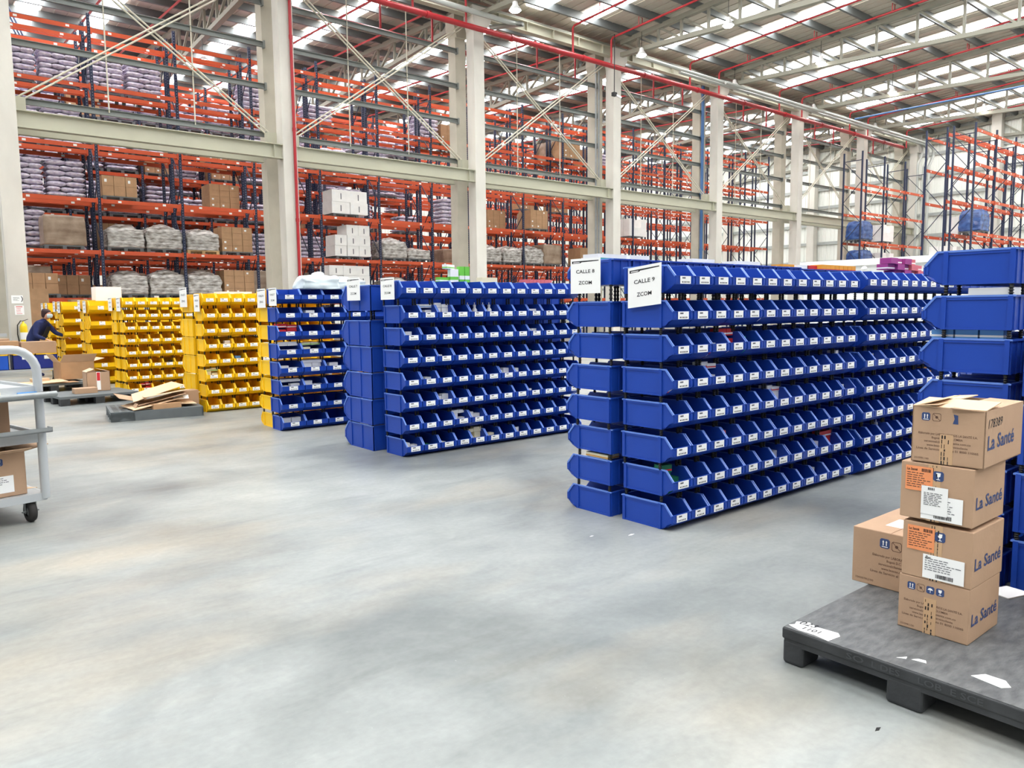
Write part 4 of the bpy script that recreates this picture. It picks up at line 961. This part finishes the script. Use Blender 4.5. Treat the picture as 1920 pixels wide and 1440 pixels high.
# ================================================================== FLOOR PALLETS WITH CARDBOARD, LEFT
def sheet(name, P_, thick, m, label, loc, rz=0, tilt=(0, 0), cat='cardboard'):
    mb = MB(); mb.prism(P_, 0, thick, m, axis=2); o = mb.build(name, loc=loc); o.rotation_euler = (tilt[0], tilt[1], rz); return tag(o, label, cat, 'cardboard scraps on the left pallets')
t = empty('plastic_pallet', (2.31, 11.46, 0), math.radians(-8.2), 'grey slotted plastic pallet heaped with flattened cardboard', 'pallet')
mb = MB(); mb.box(0, 1.19, 0, 1.0, .12, .135, 'pallet_grey')
for i in range(3):
    for j in range(9): mb.box(.04+i*.1, .11+i*.1, .04+j*.105, .085+j*.105, .1352, .136, 'black')
mb.build('deck', t)
mb = MB(); mb.box(0, .02, 0, 1, .09, .12, 'pallet_grey'); mb.box(1.17, 1.19, 0, 1, 0, .12, 'pallet_grey'); mb.prism([(0, 0), (.1, 0), (.16, .05), (.25, .0), (1.19, 0), (1.19, .12), (0, .12)], 0, .02, 'pallet_grey', axis=1); mb.build('skirt', t)
for j in (0, .33, .62, .9): mb = MB(); mb.box(0, .3, j, j+.1 if j else .06, 0, .12, 'pallet_grey'); mb.build('runner', t)
base = Matrix.Rotation(math.radians(-8.2), 4, 'Z')
def on1(x, y, z): v = base @ Vector((x, y, 0)); return (2.31+v.x, 11.46+v.y, z)
for i, (x, y, z, P_, tl, m_) in enumerate((
    (.55, .2, .15, [(-.3, -.15), (.55, -.05), (.6, .5), (-.2, .45)], (0, -.03), 'carton_inner'), (.45, .25, .19, [(-.2, -.25), (.5, -.15), (.55, .35), (-.25, .3)], (.05, -.16), 'carton_inner'),
    (.62, .35, .24, [(-.3, -.2), (.35, -.25), (.4, .25), (-.25, .3)], (-.04, -.2), 'carton'), (.8, .3, .2, [(-.1, -.2), (.3, -.22), (.33, .3), (-.15, .25)], (.05, .08), 'carton_inner'),
    (.95, .6, .24, [(-.3, -.2), (.2, -.2), (.2, .2), (-.3, .2)], (0, -.12), 'carton_b'), (.55, .45, .33, [(-.3, -.25), (.45, -.15), (.4, .3), (-.2, .25)], (.08, -.24), 'carton_inner'), (.75, .3, .33, [(-.35, -.2), (.3, -.1), (.25, .25), (-.3, .2)], (-.06, -.1), 'carton_inner'), (.35, .5, .25, [(-.25, -.2), (.2, -.2), (.2, .2), (-.25, .2)], (.1, .25), 'carton'), (.3, .15, .15, [(-.06, -.06), (.08, -.07), (.09, .1), (-.04, .1)], (0, -1.0), 'carton'))):
    sheet('cardboard_sheet', P_, .006, m_, 'flattened cardboard sheet on the slotted pallet, %s in the heap' % ORD[i], on1(x, y, z), tilt=tl)
carton('carton', *on1(.5, .2, .137)[:2], .137, .38, .2, .07, 'flat long brown carton lying in front of the cardboard heap', rz=.05, bevel=0, m='carton_b')
carton('carton', *on1(.85, .62, .137)[:2], .137, .32, .25, .2, 'brown carton standing at the right of the cardboard heap', bevel=0)
sheet('paper_sheet', [(0, 0), (.2, -.05), (.24, .1), (.05, .16)], .002, 'paper', 'white delivery sheet drooping on the cardboard heap', on1(.82, .18, .24), tilt=(.25, -.1), cat='paper')
t = empty('plastic_pallet', (2.11, 14.01, 0), math.radians(6), 'smooth dark grey plastic pallet carrying two small cartons', 'pallet')
mb = MB(); mb.box(0, 1.2, 0, 1.0, .11, .15, 'pallet_grey'); mb.build('deck', t)
for x in (0, .52, 1.06):
    for y in (0, .43, .88): mb = MB(); mb.box(x, x+.14, y, y+.12, 0, .111, 'pallet_side'); mb.build('foot', t)
t = carton('carton', 2.62, 15.02, .152, .36, .36, .33, 'brown carton sealed with red and white tape on the smooth pallet', bevel=0, open_top=[((0, 0, .33), (0, -.36, 0), (.12, 0, .05), 'carton_inner'), ((.36, -.36, .33), (0, .36, 0), (-.15, 0, .04), 'carton_inner')])
mb = MB(); mb.box(.15, .21, -.364, -.361, .02, .33, 'paper'); mb.box(.155, .205, -.366, -.364, .18, .32, 'red'); mb.build('tape_strip', t)
carton('carton', 2.38, 14.62, .152, .34, .26, .085, 'small flat brown carton on the smooth pallet', bevel=0)
t = empty('plastic_pallet', (1.85, 16.6, 0), math.radians(8), 'far black pallet under the open carton and flattened sheets', 'pallet')
mb = MB(); mb.box(0, 1.2, 0, 1.0, .12, .16, 'pallet_grey'); mb.build('deck', t)
for x in (0, .52, 1.06):
    for y in (0, .43, .88): mb = MB(); mb.box(x, x+.14, y, y+.12, 0, .121, 'pallet_side'); mb.build('foot', t)
for i, (x, y, z, P_) in enumerate(((2.35, 16.95, .165, [(-.4, -.3), (.5, -.25), (.45, .3), (-.35, .35)]), (2.2, 17.0, .175, [(-.3, -.35), (.4, -.3), (.45, .25), (-.3, .3)]), (2.3, 16.9, .19, [(-.35, -.2), (.35, -.3), (.3, .2), (-.2, .3)]))):
    sheet('cardboard_sheet', P_, .006, ('carton_b', 'carton_inner', 'carton_inner')[i], 'flattened cardboard sheet on the far pallet, %s layer' % ORD[i], (x, y, z), tilt=(.02*i, -.03*i))
carton('carton', 2.55, 17.5, .2, .6, .5, .34, 'large opened brown carton with raised flaps on the far pallet', rz=.1, m='carton_b', open_top=[((0, 0, .34), (0, -.5, 0), (-.12, 0, .16), 'carton_inner'), ((0, -.5, .34), (.6, 0, 0), (.05, -.05, .15), 'carton'), ((.6, -.5, .34), (0, .5, 0), (.2, 0, .05), 'carton_inner')])
carton('carton', 2.1, 17.2, .2, .3, .22, .05, 'thin pale carton lying left of the opened carton', bevel=0, m='carton_inner')
# ================================================================== SERVICE TROLLEY, FRONT LEFT
ux, uy = -.975, -.22; U_ = Vector((ux, uy, 0)); V_ = Vector((-.22, .975, 0)); Z_ = Vector((0, 0, 1)); RZ = math.atan2(.22, .975)
t = empty('service_trolley', (.82, 6.34, 0), label='light grey steel trolley with tube handle cut by the left frame edge', cat='trolley')
def TP(a, b_, z): return U_*a+V_*b_+Z_*z
def slab(a0, a1, b0, b1, z0, z1, m):
    mb = MB(); vs = [TP(a, b_, z) for a in (a0, a1) for b_ in (b0, b1) for z in (z0, z1)]
    mb.add(vs, [(0, 1, 3, 2), (4, 6, 7, 5), (0, 4, 5, 1), (2, 3, 7, 6), (0, 2, 6, 4), (1, 5, 7, 3)], m); return mb
for nm, z in (('bottom_deck', .175), ('middle_shelf', .6), ('top_shelf', .93)):
    mb = slab(0, .75, 0, 1.3, z, z+.035, 'cart_grey')
    for a0, a1, b0, b1 in ((0, .75, -.01, .012), (0, .75, 1.29, 1.31), (-.01, .012, 0, 1.3), (.74, .76, 0, 1.3)):
        vs = [TP(a, b_, zz) for a in (a0, a1) for b_ in (b0, b1) for zz in (z-.02, z+.055 if nm != 'bottom_deck' else z+.036)]
        mb.add(vs, [(0, 1, 3, 2), (4, 6, 7, 5), (0, 4, 5, 1), (2, 3, 7, 6), (0, 2, 6, 4), (1, 5, 7, 3)], 'cart_grey')
    mb.build(nm, t)
for a, b_ in ((0, 1.29), (.75, 1.29)): mb = MB(); mb.tube([TP(a, b_, .17), TP(a, b_, .97)], .028, 'cart_grey', 10); mb.build('post', t)
for b_ in (0.0,):
    arc = [TP(0, b_, .17), TP(0, b_, 1.08)]+[TP(.16-.16*math.cos(q*PI/12), b_, 1.08+.17*math.sin(q*PI/12)) for q in range(1, 7)]+[TP(.59, b_, 1.25)]+[TP(.59+.16*math.sin(q*PI/12), b_, 1.08+.17*math.cos(q*PI/12)) for q in range(1, 7)]+[TP(.75, b_, .17)]
    mb = MB(); mb.tube(arc, .03, 'cart_grey', 12); mb.build('handle_frame', t)
mb = MB(); mb.tube([TP(-.07, -.13, .93), TP(.8, -.13, .93)], .02, 'galv', 10); mb.build('front_rail', t)
mb = slab(-.05, .8, -.12, -.02, .9, .915, 'galv'); mb.build('tray', t)
mb = slab(-.04, .3, -.1, -.02, .655, .665, 'galv')
for q in ((-.04, .3, -.1, -.095), (-.04, -.035, -.1, -.02)):
    vs = [TP(a, b_, z) for a in q[:2] for b_ in q[2:] for z in (.655, .69)]; mb.add(vs, [(0, 1, 3, 2), (4, 6, 7, 5), (0, 4, 5, 1), (2, 3, 7, 6), (0, 2, 6, 4), (1, 5, 7, 3)], 'galv')
mb.build('tray', t)
for i, (a, b_) in enumerate(((.085, .06), (.68, .06), (.085, 1.2), (.68, 1.2))):
    c0 = TP(a, b_, 0); w_ = Vector((c0.x, c0.y, .078)); axd = U_
    o = MB(); fr = V_
    ring = []
    pr = [(-.024, .035), (-.027, .058), (-.022, .071), (-.01, .078), (.01, .078), (.022, .071), (.027, .058), (.024, .035)]
    n = 24; vs = []; fs = []
    for p in range(n):
        an = 2*PI*p/n; rad = V_*math.cos(an)+Z_*math.sin(an)
        for h_, rr_ in pr: vs.append(w_+axd*h_+rad*rr_)
    m_ = len(pr)
    for p in range(n):
        for q in range(m_-1): fs.append((p*m_+q, ((p+1) % n)*m_+q, ((p+1) % n)*m_+q+1, p*m_+q+1))
    o.add(vs, fs, 'rubber', True); o.tube([w_-axd*.016, w_+axd*.016], .034, 'galv', 14); wh = o.build('caster_wheel', t)
    o = MB()
    for s_ in (-1, 1):
        o.bar(w_+axd*.036*s_-Z_*.012, w_+axd*.036*s_+Z_*.088, .004, .026, 'galv', up=V_)
    o.bar(w_-axd*.04+Z_*.088, w_+axd*.04+Z_*.088, .03, .006, 'galv'); o.tube([w_+Z_*.086, w_+Z_*.098], .02, 'galv', 10); o.tube([w_-axd*.055, w_+axd*.055], .006, 'galv', 8); o.build('caster_fork', t)
def on_cart(a, b_, z): v = Vector((.82, 6.34, 0))+TP(a, b_, z); return v
def cart_carton(a, b_, z, da, db, dz, label, **kw):
    p = on_cart(a+da, b_+db, z); return carton('carton', p.x, p.y, p.z, da, db, dz, label, rz=math.atan2(-uy, -ux), **kw)
t = cart_carton(.1, .05, .212, .5, .36, .31, 'open brown carton on the trolley bottom deck with white label', open_top=[((.0, -.36, .31), (.5, 0, 0), (0, -.14, .04), 'carton'), ((.5, -.36, .31), (0, .36, 0), (.16, 0, .03), 'carton')])
mb = MB(); o = Vector((.2, -.361, .03)); mb.quad(o, RT, UP, .22, .12, 'paper', .0008); barcode(mb, o+Vector((.04, -.0012, .015)), RT, UP, .08, .018, 17); lines(mb, o+Vector((.01, -.0012, .04)), RT, UP, .19, .07, 5, 'print_grey', 3); mb.build('shipping_label', t)
mb = MB(); icon(mb, (.24, -.361, .225), RT, UP, .05, 'umbrella'); icon(mb, (.31, -.361, .225), RT, UP, .05, 'glass'); mb.build('printed_icons', t)
cart_carton(.16, .1, .637, .5, .35, .26, 'closed brown carton on the trolley middle shelf', m='carton_dark')
cart_carton(.42, .35, .967, .28, .3, .22, 'brown carton with pale lid flap on the trolley top', open_top=[((0, -.3, .22), (.22, 0, 0), (.02, -.06, .0), 'carton_inner')])
p = on_cart(.02, .2, .202); mb = MB(); mb.prism([(0, 0), (.16, .02), (.1, .09), (.02, .12)], 0, .01, 'carton_inner', axis=2); tag(mb.build('cardboard_scrap', loc=(p.x-.12, p.y, p.z)), 'torn peach cardboard scrap on the trolley bottom deck', 'cardboard')
p = on_cart(.36, .1, .967); t = empty('glue_bottle', p, label='small white squeeze bottle with pointed cap on the trolley', cat='bottle')
mb = MB(); mb.lathe([(0, 0), (.022, .0), (.022, .07), (.014, .08), (0, .08)], 'cream_box', 14); mb.build('bottle_body', t)
mb = MB(); mb.lathe([(.02, .078), (.018, .095), (.006, .125), (0, .127)], 'white', 12); mb.build('cap', t)
for i, (a, b_, z, w_, d_, h_, m_, nm, rz_) in enumerate(((.06, -.1, .917, .2, .09, .012, 'paper', 'white clipboard papers on the trolley front tray', .1), (.27, -.1, .917, .1, .07, .05, 'cream_box', 'cream label roll box on the trolley front tray', 0), (.5, -.1, .917, .09, .08, .06, 'purple', 'purple and white carton on the trolley tray', 0), (.18, .3, .967, .16, .2, .006, 'white', 'crumpled white film on the trolley top shelf', .2), (.02, -.03, .917, .12, .02, .03, 'med_blue', 'blue pen box by the trolley handle', 0), (.33, -.06, .67, .16, .1, .05, 'white', 'pale grey box on the lower front tray', 0), (.36, -.08, .99 if False else .967, .12, .2, .01, 'white', 'white sheets at the trolley top edge', 0))):
    p = on_cart(a+w_/2, b_+d_/2+(.12 if i == 6 else 0), z); small_box('trolley_item' if False else ('papers', 'label_box', 'purple_carton', 'plastic_film', 'pen_box', 'pale_box', 'paper_stack')[i], p.x, p.y, z, w_, d_, h_, m_, None, nm, math.atan2(-uy, -ux)+rz_)
p = on_cart(-.01, -.08, .93); mb = MB(); mb.lathe([(0, -.014), (.03, -.014), (.03, .014), (.02, .014), (.02, -.01), (0, -.01)], 'black', 16); tag(mb.build('tape_roll', loc=(p.x, p.y, .931)), 'small black tape roll at the right end of the tray', 'tape')
# ================================================================== SECOND TROLLEY WITH CRATES
t = empty('flat_trolley', (1.9, 18.4, 0), label='low grey platform trolley carrying the blue crates', cat='trolley')
mb = MB(); mb.box(-.4, .95, -.1, .6, .32, .36, 'cart_grey'); mb.build('platform', t)
for x in (-.3, .85):
    for y in (0, .5): mb = MB(); mb.tube([(x, y, .32), (x, y, .12)], .02, 'galv', 8); mb.tube([(x-.02, y, .06), (x+.02, y, .06)], .06, 'rubber', 14); mb.build('caster', t)
mb = MB(); mb.tube([(-.4, 0, .34), (-.4, 0, .9), (-.35, .05, .95), (-.35, .5, .95), (-.4, .58, .9), (-.4, .58, .34)], .018, 'cart_grey', 8); mb.build('handle_frame', t)
for i, (x, m_) in enumerate(((1.5, 'crate_light_blue'), (1.97, 'crate_blue'), (2.36, 'crate_blue'))):
    t = empty('plastic_crate', (x, 18.32, .362), label='%s blue plastic crate with yellow rim, %s on the low trolley' % (('bright', 'dark', 'dark')[i], ('left', 'middle', 'right')[i]), cat='crate', group='blue crates with yellow rims')
    mb = MB(); a, d_, h_ = .4, .5, .3
    for b_ in ((0, .01, 0, d_), (a-.01, a, 0, d_), (0, a, 0, .01), (0, a, d_-.01, d_)): mb.box(*b_, 0, h_, m_)
    mb.box(0, a, 0, d_, 0, .01, m_); mb.build('crate_body', t)
    mb = MB()
    for b_ in ((-.012, .012, -.012, d_+.012), (a-.012, a+.012, -.012, d_+.012), (-.012, a+.012, -.012, .012), (-.012, a+.012, d_-.012, d_+.012)): mb.box(*b_, h_-.008, h_+.012, 'yellow')
    mb.build('rim', t)
    mb = MB(); mb.box(.06+.1*(i > 0), .2+.1*(i > 0), -.002, 0, .1+.1*(i > 0), .17+.1*(i > 0), 'paper'); mb.build('sticker', t)
for i, (x, y, z, dx, dy, dz) in enumerate(((1.62, 18.8, .675, .5, .4, .14), (2.14, 18.8, .675, .62, .42, .24), (1.7, 18.75, .82, .4, .35, .12), (1.55, 19.3, .675, .45, .4, .3))):
    carton('carton', x, y, z, dx, dy, dz, 'brown carton resting on the blue crates, %s' % ('left low one', 'right wide one', 'on top of the left one', 'rear one')[i], bevel=0, m='carton' if i % 2 else 'carton_b')
sheet('cardboard_sheet', [(-.5, -.2), (.35, -.3), (.5, .2), (-.4, .3)], .008, 'carton_inner', 'broad pale cardboard sheet lying above the crates at left', (1.15, 17.2, 1.0), tilt=(.05, .05))
t = empty('work_table', (.35, 16.6, 0), label='grey work table at the left edge holding the pale cardboard', cat='table')
mb = MB(); mb.box(0, 1.15, 0, .8, .93, .97, 'cart_grey'); mb.build('tabletop', t)
for x in (.04, 1.1):
    for y in (.04, .76): mb = MB(); mb.box(x-.02, x+.02, y-.02, y+.02, 0, .93, 'galv'); mb.build('leg', t)
# ================================================================== STACKER, COLUMN SIGNS, EXTINGUISHER
t = empty('lift_mast', (1.55, 23.2, 0), label='tall galvanised and navy lift mast at the far left', cat='lift mast')
mb = MB(); mb.box(0, .25, 0, .3, .1, 2.35, 'mast_steel'); mb.build('mast', t)
mb = MB(); mb.box(.36, .46, 0, .2, .1, 2.36, 'steel_navy'); mb.box(-.2, -.1, 0, .2, 0, 2.6, 'steel_navy'); mb.build('guide_rail', t)
mb = MB(); mb.box(-.3, .55, -.05, 0, 2.36, 2.42, 'steel_navy'); mb.build('top_bar', t)
mb = MB(); mb.box(-.25, .6, -.1, .4, 0, .12, 'steel_navy'); mb.box(-.25, .85, -.1, .0, .92, 1.0, 'cart_grey'); mb.build('chassis', t)
for i, (x, z, w_, h_) in enumerate(((2.76, 1.78, .27, .22), (2.82, 1.46, .22, .26))):
    t = empty('wall_notice', (x, 24.995, z), label=('upper white notice with black curve on the left column', 'lower white and red notice on the left column')[i], cat='notice')
    mb = MB(); mb.quad((0, 0, 0), RT, UP, w_, h_, 'paper', .004); mb.build('card', t)
    mb = MB(); lines(mb, (.04, -.0055, .06), RT, UP, w_*.6, h_*.5, 4, 'ink' if i == 0 else 'red', 5)
    if i: mb.quad((.03, -.0055, h_-.045), RT, UP, w_*.7, .02, 'red', .0005); mb.quad((.04, -.0055, .03), RT, UP, w_*.6, .012, 'red', .0005)
    else: mb.add([(w_-.05+.03*math.sin(q*PI/8), -.0055, .04+h_*.7*q/8) for q in range(9)]+[(w_-.03+.03*math.sin(q*PI/8), -.0055, .04+h_*.7*q/8) for q in range(8, -1, -1)], [tuple(range(18))], 'ink')
    mb.build('printed_text', t)
t = empty('fire_extinguisher', (2.98, 24.86, .68), label='yellow fire extinguisher hung on the left concrete column', cat='extinguisher')
mb = MB(); mb.lathe([(0, 0), (.085, 0), (.09, .02), (.09, .45), (.07, .52), (.025, .56), (.02, .6), (0, .6)], 'ext_yellow', 18); mb.build('cylinder', t)
mb = MB(); mb.lathe([(.0915, .1), (.0915, .3)], 'paper', 18); mb.build('label_band', t)
mb = MB(); mb.tube([(0, 0, .6), (-.06, -.02, .62), (-.14, -.02, .5), (-.15, -.01, .25), (-.12, 0, .02)], .014, 'black', 8); mb.build('hose', t)
mb = MB(); mb.bar((-.02, 0, .61), (.12, 0, .66), .02, .015, 'black'); mb.box(-.02, .02, 0, .14, .5, .53, 'black'); mb.build('valve_handle', t)
# ================================================================== THE WORKER
def skinned(name, J, E, mname, parent=None, sub=2):
    me = bpy.data.meshes.new(name); ks = list(J); me.from_pydata([J[k][0] for k in ks], [(ks.index(a), ks.index(b_)) for a, b_ in E], [])
    me.materials.append(MATS[mname]); o = bpy.data.objects.new(name, me); C.objects.link(o)
    if parent: o.parent = parent
    md = o.modifiers.new('skin', 'SKIN'); md.use_smooth_shade = True
    for i, k in enumerate(ks):
        r_ = J[k][1]; r_ = r_ if isinstance(r_, tuple) else (r_, r_); me.skin_vertices[0].data[i].radius = r_
    me.skin_vertices[0].data[0].use_root = True
    md = o.modifiers.new('subsurf', 'SUBSURF'); md.levels = sub; md.render_levels = sub; return o
t = empty('person', (2.66, 20.9, 0), label='worker in navy jacket and face mask bending over the cartons', cat='person')
F_ = Vector((.78, -.62, 0)); S_ = Vector((.62, .78, 0))   # facing, and the worker's left
def B(fw, sd, z): v = F_*fw+S_*sd; return (v.x, v.y, z)
J = {'pel': (B(0, 0, .9), .15), 'bel': (B(.08, 0, 1.02), .145), 'chest': (B(.2, 0, 1.18), (.17, .13)), 'neckb': (B(.29, 0, 1.31), .075), 'neck': (B(.33, 0, 1.37), .055),
     'ls': (B(.26, .17, 1.26), .075), 'le': (B(.42, .24, 1.03), .055), 'lw': (B(.62, .2, .97), .036),
     'rs': (B(.24, -.17, 1.25), .075), 're': (B(.24, -.27, .99), .056), 'rw': (B(.46, -.25, .9), .036),
     'lh': (B(0, .1, .84), .1), 'lk': (B(.07, .11, .48), .07), 'la': (B(.02, .12, .09), .045), 'lt': (B(.15, .13, .04), .035),
     'rh': (B(0, -.1, .84), .1), 'rk': (B(.1, -.11, .48), .07), 'ra': (B(.05, -.12, .09), .045), 'rt': (B(.18, -.13, .04), .035)}
E_ = [('pel', 'bel'), ('bel', 'chest'), ('chest', 'neckb'), ('neckb', 'neck'), ('chest', 'ls'), ('ls', 'le'), ('le', 'lw'), ('chest', 'rs'), ('rs', 're'), ('re', 'rw'),
      ('pel', 'lh'), ('lh', 'lk'), ('lk', 'la'), ('la', 'lt'), ('pel', 'rh'), ('rh', 'rk'), ('rk', 'ra'), ('ra', 'rt')]
skinned('body', J, E_, 'navy_cloth', t)
Jh = {'n': (B(.33, 0, 1.35), .05), 'c': (B(.37, 0, 1.42), (.08, .075)), 'm': (B(.4, 0, 1.47), (.088, .1)), 't': (B(.395, 0, 1.55), (.075, .085))}
skinned('head', Jh, [('n', 'c'), ('c', 'm'), ('m', 't')], 'skin', t)
Jq = {'z': (B(.31, 0, 1.38), (.07, .055)), 'a': (B(.34, 0, 1.46), (.1, .085)), 'b': (B(.37, 0, 1.54), (.108, .115)), 'c': (B(.39, 0, 1.6), (.08, .085))}
skinned('hair', Jq, [('z', 'a'), ('a', 'b'), ('b', 'c')], 'hair', t)
mb = MB(); hc = Vector(B(.4, 0, 1.455))
vs = []; fs = []
for j in range(6):
    for i in range(9):
        an = -1.25+2.5*i/8; zz = -.06+.085*j/5; rr = .098-.02*abs(j-3)/3
        vs.append(hc+F_*math.cos(an)*(rr+.012)+S_*math.sin(an)*rr+Z_*zz)
for j in range(5):
    for i in range(8): fs.append((j*9+i, j*9+i+1, (j+1)*9+i+1, (j+1)*9+i))
mb.add(vs, fs, 'mask', True); mb.build('face_mask', t)
mb = MB(); mb.prism([(-.1, .0), (.1, .0), (.08, .3), (-.08, .3)], -.004, .004, 'dark_cloth', axis=1); ap = mb.build('apron', t); ap.location = B(.2, 0, .92); ap.rotation_euler = (-.45, 0, math.atan2(F_.y, F_.x)-PI/2)
ap.location = Vector(ap.location)+F_*.08
mb = MB()
for s_ in (-1, 1): mb.lathe([(0, -.008), (.01, 0), (0, .008)], 'black', 8, tuple(hc+F_*.092+S_*.034*s_+Z_*.045)); 
mb.build('eyes', t)
for s_, wr in ((1, B(.62, .2, .97)), (-1, B(.46, -.25, .9))):
    wr = Vector(wr); J = {'w': (tuple(wr), (.026, .02)), 'p': (tuple(wr+F_*.05-Z_*.015), (.034, .018)), 'k': (tuple(wr+F_*.085-Z_*.03), (.036, .016))}
    Eh = [('w', 'p'), ('p', 'k')]
    for q in range(4):
        o_ = S_*(-.027+.018*q); L_ = (.055, .068, .072, .06)[q]
        J['f%d' % q] = (tuple(wr+F_*.1-Z_*.035+o_), .0095); J['g%d' % q] = (tuple(wr+F_*(.1+L_*.6)-Z_*(.035+L_*.35)+o_), .0088); J['h%d' % q] = (tuple(wr+F_*(.1+L_*.8)-Z_*(.035+L_*.85)+o_), .008)
        Eh += [('k', 'f%d' % q), ('f%d' % q, 'g%d' % q), ('g%d' % q, 'h%d' % q)]
    J['t1'] = (tuple(wr+F_*.05-Z_*.03-S_*.035*s_), .011); J['t2'] = (tuple(wr+F_*.09-Z_*.06-S_*.045*s_), .009); Eh += [('p', 't1'), ('t1', 't2')]
    skinned('hand', J, Eh, 'skin', t, 1)
# hanging security camera by the fourth column
t = empty('security_camera', (25.95, 24.15, 10.95), label='small black and white security camera hung on a rod by the fourth column', cat='camera')
mb = MB(); mb.tube([(0, 0, .05), (0, 0, 2.6)], .02, 'black', 6); mb.build('rod', t)
mb = MB(); mb.box(-.1, .1, -.08, .08, -.06, .1, 'black'); mb.build('housing', t)
mb = MB(); mb.tube([(.05, -.02, 0), (.3, -.15, -.12)], .05, 'white', 10); mb.tube([(.3, -.15, -.12), (.34, -.17, -.14)], .045, 'black', 10); mb.build('lens_barrel', t)
